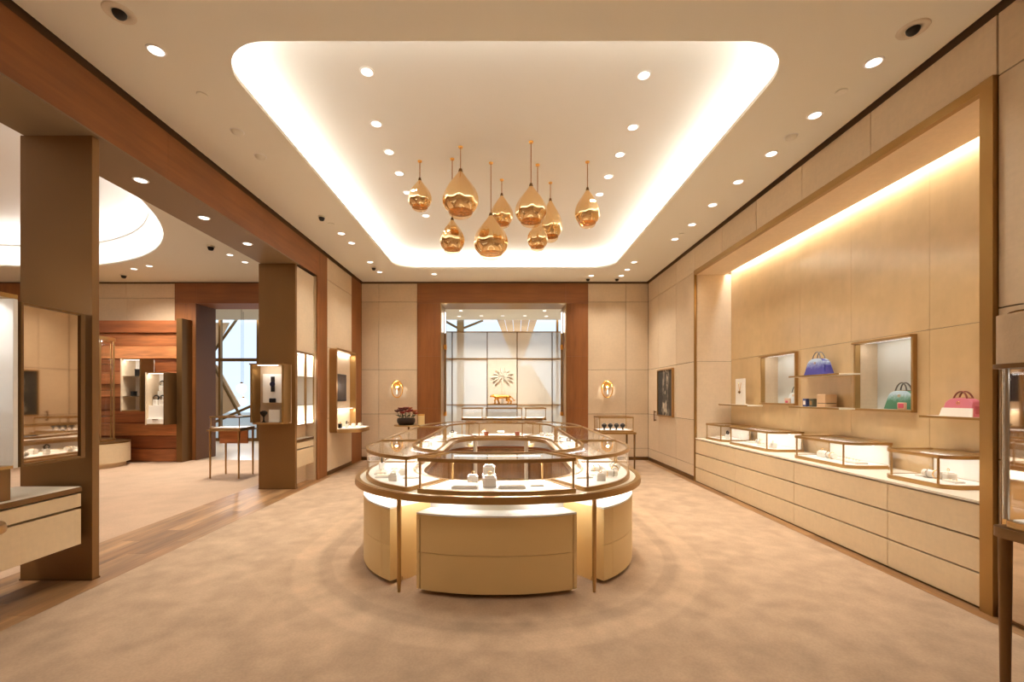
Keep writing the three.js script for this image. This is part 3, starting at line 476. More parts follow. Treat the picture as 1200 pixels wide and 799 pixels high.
// ---- teardrop pendants
{
  const say = ['short teardrop glass pendant hanging alone on the timber-beam side of the cluster', 'largest amber teardrop pendant, hung high beside the lone one', 'large amber teardrop pendant hung low in the middle of the cluster', 'small amber teardrop pendant tucked behind the low middle one', 'amber teardrop pendant on the longest cord of the cluster', 'smallest amber teardrop pendant, hung low on a long cord', 'slim amber teardrop pendant half hidden at the rear of the cluster', 'amber teardrop pendant hanging alone on the niche side of the cluster', 'small amber teardrop pendant hung directly below the largest one'];
  const L = [[492, 188.7, 211, 247.5, 27], [539.7, 172, 201, 256, 41], [575.3, 190.7, 252.5, 304.5, 39], [588, 210.5, 229, 267.5, 26], [622.3, 166, 218, 266, 36], [630, 193, 260, 294, 23.5], [645, 214, 235, 284, 27], [688.4, 189.5, 222.5, 267.5, 28.5], [530, 186, 257.5, 298, 28]];
  L.forEach(([x, ys, yt, yb, w], i) => {
    const Z = F * (TRAY.up - EYE) / (CY - ys), X = px(x, Z), top = py(yt, Z), bot = py(yb, Z), hgt = top - bot, R = w / F * Z / 2;
    const t = thing('pendant_lamp', say[i], 'pendant lamp', [X, bot, Z], 'teardrop pendants under the tray');
    const prof = u => u < 0.62 ? R * (0.11 + 0.89 * Math.pow(Math.sin(Math.PI / 2 * u / 0.62), 1.15)) : R * Math.sqrt(Math.max(0, 1 - ((u - 0.62) / 0.336) ** 2));
    const up = [], N = 22, cut = 0.86; for (let k = 0; k <= N; k++) { const u = cut * k / N; up.push([prof(u), top - hgt * u - bot]); }
    const rc = prof(cut), yc = hgt * (1 - cut), low = []; for (let k = 0; k <= 10; k++) { const a = k / 10 * Math.PI / 2; low.push([Math.max(0.0005, rc * Math.cos(a * 0.995)), yc - yc * Math.sin(a)]); }
    const wall = up.map(p => [p[0], p[1]]);
    const g1 = lathe([...wall].reverse(), 80); { const p = g1.attributes.position; for (let k = 0; k < p.count; k++) { const a = Math.atan2(p.getZ(k), p.getX(k)), f = 1 + 0.04 * Math.cos(8 * a) * Math.sin(Math.PI * Math.min(1, Math.max(0, (hgt - p.getY(k)) / hgt / 0.86))); p.setX(k, p.getX(k) * f); p.setZ(k, p.getZ(k) * f); } g1.computeVertexNormals(); } g1.translate(X, bot, -Z); part(t, 'gilded_shade', metreUV(g1), M.gilded, 'polished amber-gold upper shade');
    const g2 = lathe(low.reverse(), 40); g2.translate(X, bot, -Z); part(t, 'glass_bowl', metreUV(g2), M.amber, 'clear amber glass bottom');
    part(t, 'cap', cyl(X, top - 0.01, top + 0.03, Z, prof(0) + 0.006, prof(0) - 0.004), M.bronzeD);
    part(t, 'cord', cyl(X, top + 0.03, TRAY.up - 0.012, Z, 0.006, 0.006, 10), std({ color: 0xb5835c, roughness: 0.4, metalness: 0.6 }));
    part(t, 'ceiling_rose', cyl(X, TRAY.up - 0.015, TRAY.up, Z, 0.022, 0.028), M.goldS);
    const b = new THREE.SphereGeometry(0.018, 14, 10); b.scale(1, 2, 1); b.translate(X, bot + yc + hgt * 0.16, -Z); part(t, 'bulb', metreUV(b), M.leather, 'unlit frosted bulb'); part(t, 'stem', cyl(X, bot + yc + hgt * 0.2, top, Z, 0.008, 0.008, 10), M.goldS);
  });
}

// ================================================================= JEWELLERY PROPS (prototypes are copied)
const protos = {};
function proto(name, parts, label, category) { const g = new THREE.Group(); g.name = name; g.userData = { kindName: name, label, category }; for (const [n, geo, mat] of parts) { const m = new THREE.Mesh(metreUV(geo), mat); m.name = n; g.add(m); } protos[name] = g; return g; }
const rb = (w, h, d, r, y = h / 2, x = 0, z = 0) => { const g = new RoundedBoxGeometry(w, h, d, 2, r); g.translate(x, y, z); return g; };
const ringG = (r, t, x, y, z, rx = 0) => { const g = new THREE.TorusGeometry(r, t, 8, 20); g.rotateX(rx); g.translate(x, y, z); return g; };
proto('jewellery_tray', [['tray', rb(0.22, 0.022, 0.15, 0.006), M.leather], ['pad', rb(0.20, 0.008, 0.13, 0.003, 0.024), M.cream], ['ring', ringG(0.011, 0.0022, -0.05, 0.04, 0, 0.3), M.gold], ['ring', ringG(0.011, 0.0022, 0.0, 0.04, 0, 0.3), M.steel], ['ring', ringG(0.011, 0.0022, 0.05, 0.04, 0, 0.3), M.gold]], 'cream leather jewellery tray', 'tray');
proto('ring_box', [['box', rb(0.085, 0.06, 0.075, 0.006), M.leather], ['cushion', rb(0.065, 0.02, 0.055, 0.006, 0.062), M.deck], ['ring', ringG(0.012, 0.0025, 0, 0.085, 0), M.gold]], 'white leather ring box', 'box');
proto('watch_cuff', [['stand', rb(0.06, 0.075, 0.06, 0.012), M.leather], ['strap', ringG(0.03, 0.008, 0, 0.1, 0, 0), M.black], ['dial', (() => { const g = new THREE.CylinderGeometry(0.018, 0.018, 0.008, 18); g.rotateX(Math.PI / 2); g.translate(0, 0.1, 0.036); return g; })(), M.steel]], 'watch on a small white stand', 'watch');
proto('bracelet_roll', [['roll', (() => { const g = new THREE.CylinderGeometry(0.03, 0.03, 0.14, 18); g.rotateZ(Math.PI / 2); g.translate(0, 0.039, 0); return g; })(), M.leather], ['bracelet', (() => { const g = ringG(0.034, 0.004, 0, 0, 0); g.rotateY(Math.PI / 2); g.translate(-0.03, 0.039, 0); return g; })(), M.gold], ['bracelet', (() => { const g = ringG(0.034, 0.004, 0, 0, 0); g.rotateY(Math.PI / 2); g.translate(0.03, 0.039, 0); return g; })(), M.steel]], 'white bracelet roll', 'bracelet');
proto('gift_box', [['box', rb(0.07, 0.05, 0.07, 0.004), std({ color: 0xb46a4c, roughness: 0.5 })], ['lid', rb(0.075, 0.018, 0.075, 0.004, 0.056), std({ color: 0xa85f44, roughness: 0.5 })]], 'small reddish gift box', 'box');
const put = (n, x, y, Z, turn, label, group, s = 1) => { const c = putCopy(protos[n], x, y, Z, turn, label, group, s); return c; };

// ================================================================= GLASS SHOWCASES
// a showcase over a plan polygon: base rim, white deck, glass walls and top, top rim, posts, light bar
function showcase(name, label, poly, y0, h, posts, opts = {}) {
  const c = poly.reduce((a, p) => [a[0] + p[0] / poly.length, a[1] + p[1] / poly.length], [0, 0]);
  const t = thing(name, label, 'showcase', [c[0], y0, c[1]], opts.group);
  const rim = opts.rim || 0.034, rt = opts.rimW || 0.022, mat = opts.mat || M.bronze;
  part(t, 'base_rim', EX(poly, y0, y0 + rim, [offsetPoly(poly, rt)]), mat, 'bronze lower rim');
  part(t, 'deck', EX(offsetPoly(poly, rt + 0.001), y0 + 0.002, y0 + rim - 0.004), M.deck, 'white display deck');
  part(t, 'glass_wall', sheet(offsetPoly(poly, 0.008), y0 + rim, y0 + h - rim * 0.8), M.glass);
  part(t, 'glass_top', EX(offsetPoly(poly, rt), y0 + h - 0.009, y0 + h - 0.008, [], false), M.glass);
  part(t, 'top_rim', EX(poly, y0 + h - rim * 0.8, y0 + h, [offsetPoly(poly, rt)]), mat, 'bronze upper rim');
  for (const [x, z] of posts) part(t, 'post', cyl(x, y0 + rim, y0 + h - rim * 0.8, z, 0.009, 0.009, 12), mat);
  if (opts.back) part(t, 'added_bright_back', B(opts.back[0], opts.back[1], y0 + rim, y0 + h - rim, opts.back[2], opts.back[3]), M.deck, 'added white sheet imitating the brightly lit gilt behind');  // white sheet added so the gilt behind looks blown out by light
  for (const [a, b] of opts.leds || []) {
    const d = Math.hypot(b[0] - a[0], b[1] - a[1]), ux = (b[0] - a[0]) / d, uz = (b[1] - a[1]) / d;
    const g = new THREE.BoxGeometry(d, 0.008, 0.016); g.rotateY(Math.atan2(uz, ux)); g.translate((a[0] + b[0]) / 2, y0 + h - rim * 0.8 - 0.005, -(a[1] + b[1]) / 2);
    part(t, 'light_bar', metreUV(g), M.glowStrip, 'thin light bar under the top rim');
    stripLight([a[0], y0 + h - rim * 0.8 - 0.012, a[1]], [b[0], y0 + h - rim * 0.8 - 0.012, b[1]], 0.014, [0, -1, 0], WHITE, opts.power || POWER.showcase);
  }
  return t;
}
// ---- the island
const sg = v => Math.sign(v) * Math.pow(Math.abs(v), 2 / ISL.n), RAD = Math.PI / 180;
const near = (th, d) => [ISL.X + (ISL.a - d) * sg(Math.sin(th * RAD)), ISL.Z1 - (ISL.b - d) * sg(Math.cos(th * RAD))];
const farE = (th, d) => [ISL.X + (ISL.a - d) * sg(Math.sin(th * RAD)), ISL.Z2 + (ISL.b - d) * sg(Math.cos(th * RAD))];
const arc = (f, t0, t1, d, n = 14) => Array.from({ length: n + 1 }, (_, k) => f(t0 + (t1 - t0) * k / n, d));
const loop = d => [...arc(near, -90, 90, d, 40), ...arc(farE, 90, -90, d, 40)];
const sector = (pathAt, d0, d1) => [...pathAt(d0), ...pathAt(d1).reverse()];
const IT = 0.752;
{
  const t = thing('island_counter', 'long oval jewellery counter with bronze edge and slim legs', 'counter', [ISL.X, 0, (ISL.Z1 + ISL.Z2) / 2]);
  part(t, 'counter_top', EX(loop(0.03), IT - 0.03, IT, [loop(0.585)]), M.cream, 'cream counter top');
  const rimG = (d0, d1) => merge([EX(loop(d0 + 0.006), IT - 0.04, IT - 0.034, [loop(d1)]), EX(loop(d0), IT - 0.034, IT + 0.008, [loop(d1)]), EX(loop(d0 + 0.006), IT + 0.008, IT + 0.014, [loop(d1)])]);
  part(t, 'outer_rim', rimG(0, 0.045), M.bronze, 'rounded bronze outer edge');
  part(t, 'inner_rim', rimG(0.58, 0.62), M.bronze, 'rounded bronze inner edge');
  for (const f of [near, farE]) for (const th of [-31.5, 31.5, -100, 100]) { if (Math.abs(th) > 90 && f === farE) continue; const p = Math.abs(th) > 90 ? [ISL.X + Math.sign(th) * (ISL.a - 0.035), 5.78] : f(th, 0.035); part(t, 'leg', merge([cyl(p[0], 0.05, IT - 0.04, p[1], 0.015, 0.018), cyl(p[0], 0, 0.05, p[1], 0.012, 0.015)]), M.bronze); }
  // light under the counter edge
  const chords = [];
  for (const f of [near, farE]) { chords.push([f(-20, 0.20), f(20, 0.20)]); for (const s of [-1, 1]) { chords.push([f(s * 40, 0.2), f(s * 60, 0.2)], [f(s * 62, 0.2), f(s * 90, 0.2)]); } }
  for (const f of [near, farE]) for (const s of [-1, 1]) chords.push([f(s * 32.5, 0.14), f(s * 32.5, 0.5)]);
  for (const s of [-1, 1]) chords.push([[ISL.X + s * (ISL.a - 0.2), ISL.Z1 + 0.05], [ISL.X + s * (ISL.a - 0.2), ISL.Z2 - 0.05]]);
  for (const [a, b] of chords) { const d = Math.hypot(b[0] - a[0], b[1] - a[1]); const g = new THREE.BoxGeometry(d, 0.006, 0.02); g.rotateY(Math.atan2(b[1] - a[1], b[0] - a[0])); g.translate((a[0] + b[0]) / 2, IT - 0.034, -(a[1] + b[1]) / 2); part(t, 'light_bar', metreUV(g), M.glowStrip); stripLight([a[0], IT - 0.04, a[1]], [b[0], IT - 0.04, b[1]], 0.02, [0, -1, 0], WHITE, POWER.plinth); }
  // lacquered plinths
  const dO = 0.075, dI = 0.50, top = 0.612;
  const sidePath = s => d => [...arc(near, s * 38.5, s * 90, d), ...arc(farE, s * 90, s * 38.5, d)];
  const plinths = [['lacquered cream plinth under the curved front showcase', d => arc(near, -25.5, 25.5, d), [[d => arc(near, -25.5, -24.3, d, 2)], [d => arc(near, -23.9, 23.9, d, 16)], [d => arc(near, 24.3, 25.5, d, 2)]]],
    ['lacquered cream plinth along the timber-beam side of the island', sidePath(-1), [[d => arc(near, -38.5, -44, d, 3)], [d => arc(near, -44.2, -90, d, 14)], [d => [[ISL.X - ISL.a + d, ISL.Z1 + 0.004], [ISL.X - ISL.a + d, 5.77]]], [d => [[ISL.X - ISL.a + d, 5.774], [ISL.X - ISL.a + d, ISL.Z2 - 0.002]]], [d => arc(farE, -90, -38.5, d)]]],
    ['lacquered cream plinth along the niche side of the island', sidePath(1), [[d => arc(near, 38.5, 44, d, 3)], [d => arc(near, 44.2, 90, d, 14)], [d => [[ISL.X + ISL.a - d, ISL.Z1 + 0.004], [ISL.X + ISL.a - d, 5.77]]], [d => [[ISL.X + ISL.a - d, 5.774], [ISL.X + ISL.a - d, ISL.Z2 - 0.002]]], [d => arc(farE, 90, 38.5, d)]]],
    ['lacquered cream plinth at the window end of the island', d => arc(farE, -25.5, 25.5, d), [[d => arc(farE, -25.5, 25.5, d, 16)]]]];
  for (const [label, path, panels] of plinths) {
    const poly = sector(path, dO + 0.016, dI), c = poly.reduce((a, p) => [a[0] + p[0] / poly.length, a[1] + p[1] / poly.length], [0, 0]);
    const p = thing('display_plinth', label, 'plinth', [c[0], 0, c[1]]);
    part(p, 'carcass', EX(poly, 0.034, top - 0.012), M.lacquer); part(p, 'toe_recess', EX(sector(path, dO + 0.12, dI - 0.03), 0, 0.034), M.lacquer);
    part(p, 'top', EX(sector(path, dO, dI), top - 0.012, top), M.white, 'white lit top');
    part(p, 'neck', EX(sector(d => path(d), dO + 0.17, dI - 0.05), top, IT - 0.045), M.deck);
    for (const [pp] of panels) for (const [y0, y1] of [[0.036, 0.314], [0.318, top - 0.014]]) part(p, 'front_panel', EX(sector(pp, dO, dO + 0.0155), y0, y1), M.lacquer);
  }
  // staff side: dark drawers inside the ring
  const inn = thing('staff_cabinet', 'brown timber cabinets lining the staff side inside the island', 'cabinet', [ISL.X, 0, ISL.Z2]);
  for (const [k, p] of [[0, d => arc(farE, -88, -32, d)], [1, d => arc(farE, -30, 30, d)], [2, d => arc(farE, 32, 88, d)], [3, d => [[ISL.X - ISL.a + d, ISL.Z1], [ISL.X - ISL.a + d, 5.76]]], [4, d => [[ISL.X - ISL.a + d, 5.78], [ISL.X - ISL.a + d, ISL.Z2]]], [5, d => [[ISL.X + ISL.a - d, ISL.Z1], [ISL.X + ISL.a - d, 5.76]]], [6, d => [[ISL.X + ISL.a - d, 5.78], [ISL.X + ISL.a - d, ISL.Z2]]]]) {
    part(inn, 'drawer_front', EX(sector(p, 0.505, 0.53), 0.04, 0.55), M.planks[1]); part(inn, 'shelf_edge', EX(sector(p, 0.505, 0.54), 0.56, 0.60), M.woodH); }
  for (const th of [-31, 31]) { const q = farE(th, 0.56); part(inn, 'post', cyl(q[0], 0.0, IT - 0.05, q[1], 0.035), M.cream); }
}
const CASE_H = 0.27, cy0 = IT + 0.002, dO = 0.095, dI = 0.535;
{
  const mk = (label, path, cut, leds, rounded = 0.05, boost = 1) => { const poly = roundCorners(sector(path, dO, dI), rounded); return showcase('curved_showcase', label, poly, cy0, CASE_H, cut, { leds, power: POWER.showcase * boost }); };
  const mid = 0.20;
  mk('curved glass showcase at the front of the island', d => arc(near, -26.3, 26.3, d), [near(-25.4, dO + 0.02), near(25.4, dO + 0.02), near(-24, dI - 0.02), near(24, dI - 0.02)], [[near(-22, dI - 0.04), near(22, dI - 0.04)]], 0.02, 5);
  mk('curved glass showcase at the window end of the island', d => arc(farE, -26.3, 26.3, d), [farE(-25.4, dO + 0.02), farE(25.4, dO + 0.02), farE(-24, dI - 0.02), farE(24, dI - 0.02)], [[farE(-22, dO + 0.12), farE(22, dO + 0.12)]], 0.02);
  for (const [s, who] of [[-1, 'timber-beam'], [1, 'niche']]) {
    const X = d => ISL.X + s * (ISL.a - d);
    mk(`rounded corner glass showcase on the ${who} side of the island front`, d => [...arc(near, s * 30.3, s * 90, d), [X(d), 4.74]], [near(s * 32.2, dO + 0.025), [X(dO + 0.012), 4.72], [X(dI - 0.012), 4.72]], [[near(s * 36, dI - 0.05), near(s * 62, dI - 0.05)], [near(s * 64, dI - 0.05), [X(dI - 0.05), 4.68]]], 0.07);
    mk(`straight glass showcase along the ${who} side of the island`, d => [[X(d), 4.78], [X(d), 5.4], [X(d), 6.2], [X(d), 6.78]], [[X(dO + 0.012), 4.80], [X(dI - 0.012), 4.80], [X(dO + 0.012), 6.76], [X(dI - 0.012), 6.76]], [[[X(dI - 0.05), 4.84], [X(dI - 0.05), 6.7]]], 0.015);
    mk(`rounded corner glass showcase on the ${who} side of the island window end`, d => [[X(d), 6.82], ...arc(farE, s * 90, s * 30.3, d)], [farE(s * 32.2, dO + 0.025), [X(dO + 0.012), 6.84], [X(dI - 0.012), 6.84]], [[[X(dO + 0.12), 6.88], farE(s * 64, dO + 0.12)], [farE(s * 62, dO + 0.12), farE(s * 36, dO + 0.12)]], 0.07);
  }
  const y = cy0 + 0.0305;
  // front showcase, read from the photograph
  const on = (x, yy) => { const Z = F * (EYE - y) / (yy - CY); return [px(x, Z), Z]; };
  const fg = 'props in the front island showcase';
  { const L = 'cream leather jewellery tray lying in the curved front showcase'; for (const [x, yy, s] of [[545, 571, 0.9], [600, 570.5, 0.95], [629, 569, 0.5]]) { const [X, Z] = on(x, yy); put('jewellery_tray', X, y, Z, 0, L, 'trays in the front island showcase', s); } }
  { const [X, Z] = on(554, 566); put('ring_box', X, y, Z, 0, 'white leather ring box low on the deck of the front showcase', fg); const [X2, Z2] = on(574, 570); put('ring_box', X2, y, Z2, 0, 'larger white ring box in the middle of the front showcase', fg, 1.25); const X3 = px(573, 3.63), Z3 = 3.63; single('display_riser', B(X3 - 0.055, X3 + 0.055, y + 0.0005, y + 0.07, Z3 - 0.045, Z3 + 0.045, 0.006), M.leather, 'white riser block behind the middle ring box', 'riser', null, [X3, y, Z3]); put('ring_box', X3, y + 0.0705, Z3, 0, 'white ring box standing on the riser block', fg, 1.1); }
  // other island showcases: props scattered on the decks
  const fill = (who, path, n, rows = [dO + 0.13, dO + 0.30]) => { for (let i = 0; i < n; i++) { const t = (i + 0.5) / n; for (const d of rows) { const p = path(t, d), k = ['jewellery_tray', 'ring_box', 'watch_cuff', 'bracelet_roll', 'jewellery_tray'][Math.floor(rnd() * 5)]; const s = k === 'jewellery_tray' ? 0.72 : 0.9;
    put(k, p[0], y, p[1], rr(-0.3, 0.3) + (Math.abs(p[0] - ISL.X) > 1 ? Math.PI / 2 : 0), `${protos[k].userData.label} on the deck of the ${who}`, `${k.replace(/_/g, ' ')}s in the ${who}`, s); } } };
  for (const [s, who] of [[-1, 'timber-beam'], [1, 'niche']]) {
    fill(`${who} side front corner showcase`, (t, d) => near(s * (42 + 44 * t), d), 4);
    fill(`${who} side straight showcase`, (t, d) => [ISL.X + s * (ISL.a - d), 4.95 + 1.7 * t], 6);
    fill(`${who} side far corner showcase`, (t, d) => farE(s * (86 - 46 * t), d), 4);
  }
  fill('window end showcase', (t, d) => farE(-20 + 40 * t, d), 3, [dO + 0.13]);
  for (const x of [562, 600]) { const q = farE(x < 590 ? -14 : 16, dI - 0.09); put('gift_box', q[0], y, q[1], 0.2, 'small reddish gift box in the showcase at the window end', 'gift boxes in the window end showcase'); }
}

// ---- drawer wall under the long niche
{
  const xF = XR, zc = [NZ0, 3.87, 5.12, 6.43, NZ1];
  zc.slice(0, 4).forEach((z0, i) => {
    const z1 = zc[i + 1], t = thing('drawer_unit', ['narrow cream drawer unit against the near brass jamb', 'cream drawer unit second from the near brass jamb', 'cream drawer unit third from the near brass jamb', 'cream drawer unit at the far end of the niche'][i], 'cabinet', [(xF + NX) / 2, 0, (z0 + z1) / 2]);
    part(t, 'carcass', B(xF + 0.07, NX - 0.002, 0.02, CT - 0.022, z0 + 0.001, z1 - 0.001), M.bronzeD, 'carcass coloured dark brown for the shade in the drawer gaps');  // dark carcass colour paints the shade seen in the drawer gaps
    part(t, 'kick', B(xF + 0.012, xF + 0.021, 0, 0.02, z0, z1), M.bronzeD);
    for (let k = 0; k < 3; k++) part(t, 'drawer', B(xF, xF + 0.069, 0.012 + k * 0.242, 0.012 + k * 0.242 + 0.229, z0 + 0.0025, z1 - 0.0025, 0.003), M.drawer);
  });
  const c = single('niche_counter_top', B(xF - 0.004, NX - 0.001, CT - 0.02, CT, NZ0 + 0.002, NZ1 - 0.002, 0.002), M.cream, 'long cream counter top along the lit niche', 'counter', null, [3.65, CT - 0.02, 5.4]);
  const cases = [[3.47, 4.06, 'showcase below the pink handbag'], [4.46, 5.34, 'showcase below the green handbag'], [5.78, 6.86, 'showcase below the small white handbag'], [7.02, 7.66, 'showcase below the display card']];
  cases.forEach(([z0, z1, who], i) => {
    const x0 = 3.44, x1 = 3.925, k = 0.10, poly = [[x0 + 0.02, z0 + 0.06], [x0 + 0.12, z0], [x1, z0], [x1, z1], [x0 + 0.06, z1], [x0, z1 - 0.09]];
    showcase('niche_showcase', 'chamfered glass ' + who + ' on the niche counter', roundCorners(poly, 0.03), CT, 0.265, [[x0 + 0.03, z0 + 0.075], [x1 - 0.02, z0 + 0.02], [x1 - 0.02, z1 - 0.02], [x0 + 0.02, z1 - 0.1]], { leds: [[[x1 - 0.16, z0 + 0.06], [x1 - 0.16, z1 - 0.06]]], power: POWER.showcase * 0.2, mat: M.bronze, back: [x1 - 0.03, x1 - 0.024, z0 + 0.04, z1 - 0.04] });
    const y = CT + 0.0305, n = i === 3 ? 2 : 4;
    for (let q = 0; q < n; q++) { const kk = [['jewellery_tray', 'ring_box', 'bracelet_roll', 'jewellery_tray'], ['jewellery_tray', 'jewellery_tray', 'bracelet_roll', 'ring_box'], ['ring_box', 'jewellery_tray', 'bracelet_roll', 'jewellery_tray'], ['watch_cuff', 'jewellery_tray']][i][q]; put(kk, rr(3.62, 3.74), y, z0 + 0.12 + (z1 - z0 - 0.24) * (q + 0.5) / n, Math.PI / 2 + rr(-0.2, 0.2), `${protos[kk].userData.label} in the ${who}`, `${kk.replace(/_/g, ' ')}s in niche showcase ${['one', 'two', 'three', 'four'][i]}`, kk === 'jewellery_tray' ? Math.min(0.8, (z1 - z0) / n / 0.27) : 1); }
  });
}
// ---- wall boxes, shelves and handbags of the niche
function wallBox(label, z0, z1, y0, y1) {
  const x0 = NX - 0.04, x1 = NX + 0.22, t = thing('wall_box', label, 'display box', [x1, y0, (z0 + z1) / 2]), th = 0.024, inn = std({ color: 0xdfe0da, roughness: 0.5 }); z0 += 0.001; z1 -= 0.001; y0 += 0.001; y1 -= 0.001;
  part(t, 'back', B(x1, x1 + 0.012, y0, y1, z0, z1), inn, 'pale grey lining');
  part(t, 'frame_top', B(x0 - 0.03, NX + 0.02, y1 - th, y1, z0, z1, 0.004), M.bronze); part(t, 'frame_bottom', B(x0 - 0.02, NX + 0.02, y0, y0 + th, z0, z1, 0.004), M.bronze);
  part(t, 'frame_side', B(x0, NX + 0.02, y0 + th, y1 - th, z0, z0 + th, 0.003), M.bronze); part(t, 'frame_side', B(x0, NX + 0.02, y0 + th, y1 - th, z1 - th, z1, 0.003), M.bronze);
  part(t, 'lining_side', B(NX + 0.02, x1, y0, y1, z1 - 0.012, z1), M.panel); part(t, 'lining_side', B(NX + 0.02, x1, y0, y1, z0, z0 + 0.012), M.panel); part(t, 'lining_top', B(NX + 0.02, x1, y1 - 0.012, y1, z0 + 0.012, z1 - 0.012), inn); part(t, 'lining_bottom', B(NX + 0.02, x1, y0, y0 + 0.02, z0 + 0.012, z1 - 0.012), inn);
  part(t, 'light_bar', B(NX + 0.025, NX + 0.04, y1 - 0.022, y1 - 0.013, z0 + 0.06, z1 - 0.06), M.glowStrip);
  stripLight([NX + 0.033, y1 - 0.026, z0 + 0.06], [NX + 0.033, y1 - 0.026, z1 - 0.06], 0.016, [0.3, -1, 0], WHITE, POWER.vitrine);
  return t;
}
wallBox('bronze-framed wall box holding the green handbag', ...WALLBOX[0]);
wallBox('bronze-framed wall box holding the small white handbag', ...WALLBOX[1]);
function shelf(label, z0, z1, y) { const t = thing('wall_shelf', label, 'shelf', [NX, y - 0.02, (z0 + z1) / 2]); part(t, 'board', B(3.73, NX - 0.001, y - 0.016, y, z0, z1, 0.002), M.cream); part(t, 'edge', B(3.722, 3.73, y - 0.018, y + 0.002, z0, z1), M.brass); }
shelf('slim shelf carrying the pink handbag', 3.42, 3.98, 1.32); shelf('slim upper shelf carrying the blue handbag', 4.94, 5.8, 1.745); shelf('slim lower shelf carrying the small boxes', 4.94, 5.8, 1.355); shelf('slim shelf carrying the upright display card', 6.8, 7.7, 1.345);
function handbag(label, x, y, Z, turn, W, Hb, D, mats, hk = 0.8) {
  const t = new THREE.Group(); t.name = numbered('handbag'); t.position.set(x, y, -Z); t.rotation.y = turn; scene.add(t); tag(t, label, 'handbag');
  const w = W / 2, P = []; P.push([-w, 0], [w, 0]); for (let k = 0; k <= 12; k++) { const a = k / 12 * Math.PI; P.push([w * 0.86 * Math.sign(Math.cos(a)) * Math.pow(Math.abs(Math.cos(a)), 0.7), Hb * 0.55 + Hb * 0.45 * Math.pow(Math.sin(a), 0.8)]); }
  const shape = (yy0, yy1, ex) => { const s = mkShape(P); let g = new THREE.ExtrudeGeometry(s, { depth: D + ex - 0.016, bevelEnabled: true, bevelSize: 0.008, bevelThickness: 0.008, bevelOffset: -0.008, bevelSegments: 3, steps: 1 }); g.translate(0, 0, -(D + ex) / 2 + 0.008); const p = g.attributes.position; for (let i = 0; i < p.count; i++) p.setZ(i, p.getZ(i) * (1 - 0.5 * p.getY(i) / Hb)); g = toCreasedNormals(g, 0.7); return metreUV(g); };
  const bm = new THREE.Mesh(shape(0, Hb, 0), mats.body); bm.name = 'body'; t.add(bm);
  if (mats.base) { const lo = new THREE.Shape([[-w - 0.003, 0], [w + 0.003, 0], [w * 0.93, Hb * 0.46], [-w * 0.93, Hb * 0.46]].map(V2)); const g = new THREE.ExtrudeGeometry(lo, { depth: 0.006, bevelEnabled: false }); const p = g.attributes.position; for (let i = 0; i < p.count; i++) p.setZ(i, D / 2 * (1 - 0.5 * p.getY(i) / Hb) + p.getZ(i) - 0.002); g.computeVertexNormals(); const m = new THREE.Mesh(metreUV(g), mats.base); m.name = 'lower_front'; t.add(m); }
  for (const s of [-1, 1]) { const a = []; for (let k = 0; k <= 10; k++) { const q = k / 10 * Math.PI; a.push([w * 0.42 * Math.cos(q), Hb * 0.80 + Hb * hk * Math.sin(q), -s * D * 0.22 * (1 - 0.4 * Math.sin(q))]); } const m = new THREE.Mesh(metreUV(tube(a, 0.0065, 22, 8)), mats.handle); m.name = 'handle'; t.add(m); }
  for (const s of [-1, 1]) { const g = new RoundedBoxGeometry(0.014, Hb * 0.42, D * 0.5, 2, 0.005); g.translate(s * (w * 0.93), Hb * 0.36, 0); const m = new THREE.Mesh(metreUV(g), mats.side || mats.body); m.name = 'side_gusset'; t.add(m); }
  const z = new THREE.Mesh(metreUV(tube([[-w * 0.55, Hb * 1.0, 0], [0, Hb * 1.01, 0], [w * 0.55, Hb * 1.0, 0]], 0.004, 10, 6)), M.brass); z.name = 'zip'; t.add(z);
  const cl = new THREE.Mesh(metreUV(new THREE.TorusGeometry(0.012, 0.003, 6, 16).translate(0, Hb * 0.72, D * 0.33)), M.gold); cl.name = 'clasp'; t.add(cl);
  return t;
}
const ombre = (top, low, a, b) => tex(128, 128, (u, v) => { const y = v * 0.4, k = Math.max(0, Math.min(1, (y - a) / (b - a) + 0.6 * (fb(u, v, 24, 2, 2) - 0.5))); return [0, 1, 2].map(i => low[i] + (top[i] - low[i]) * k); }, 0.4);
const TR = -Math.PI / 2;
handbag('pink handbag with a white lower front on the slim shelf', 3.85, 1.322, 3.72, TR, 0.27, 0.155, 0.13, { body: std({ color: 0xd67888, roughness: 0.5 }), base: std({ color: 0xfaf4ea, roughness: 0.5 }), handle: std({ color: 0x8a4a32, roughness: 0.5 }), side: std({ color: 0xc4606e, roughness: 0.5 }) }, 0.55);
handbag('blue ombre handbag with grey handles on the upper shelf', 3.845, 1.747, 5.42, TR, 0.33, 0.20, 0.15, { body: std({ map: ombre([176, 196, 214], [70, 68, 152], 0.07, 0.17), roughness: 0.45 }), handle: std({ color: 0x84807c, roughness: 0.5 }), side: std({ color: 0x4a4aa8, roughness: 0.5 }) }, 0.6);
handbag('green ombre handbag inside the framed wall box', 4.08, 1.357, 4.53, TR, 0.32, 0.19, 0.14, { body: std({ map: ombre([190, 212, 224], [84, 140, 108], 0.08, 0.15), roughness: 0.45 }), handle: std({ color: 0x7a766e, roughness: 0.5 }), side: std({ color: 0x5a8a70, roughness: 0.5 }) }, 0.62);
handbag('small white handbag inside the framed wall box', 4.09, 1.388, 6.22, TR, 0.22, 0.15, 0.11, { body: std({ color: 0xe6ecf0, roughness: 0.5 }), handle: std({ color: 0x8e9a9e, roughness: 0.5 }) }, 0.75);
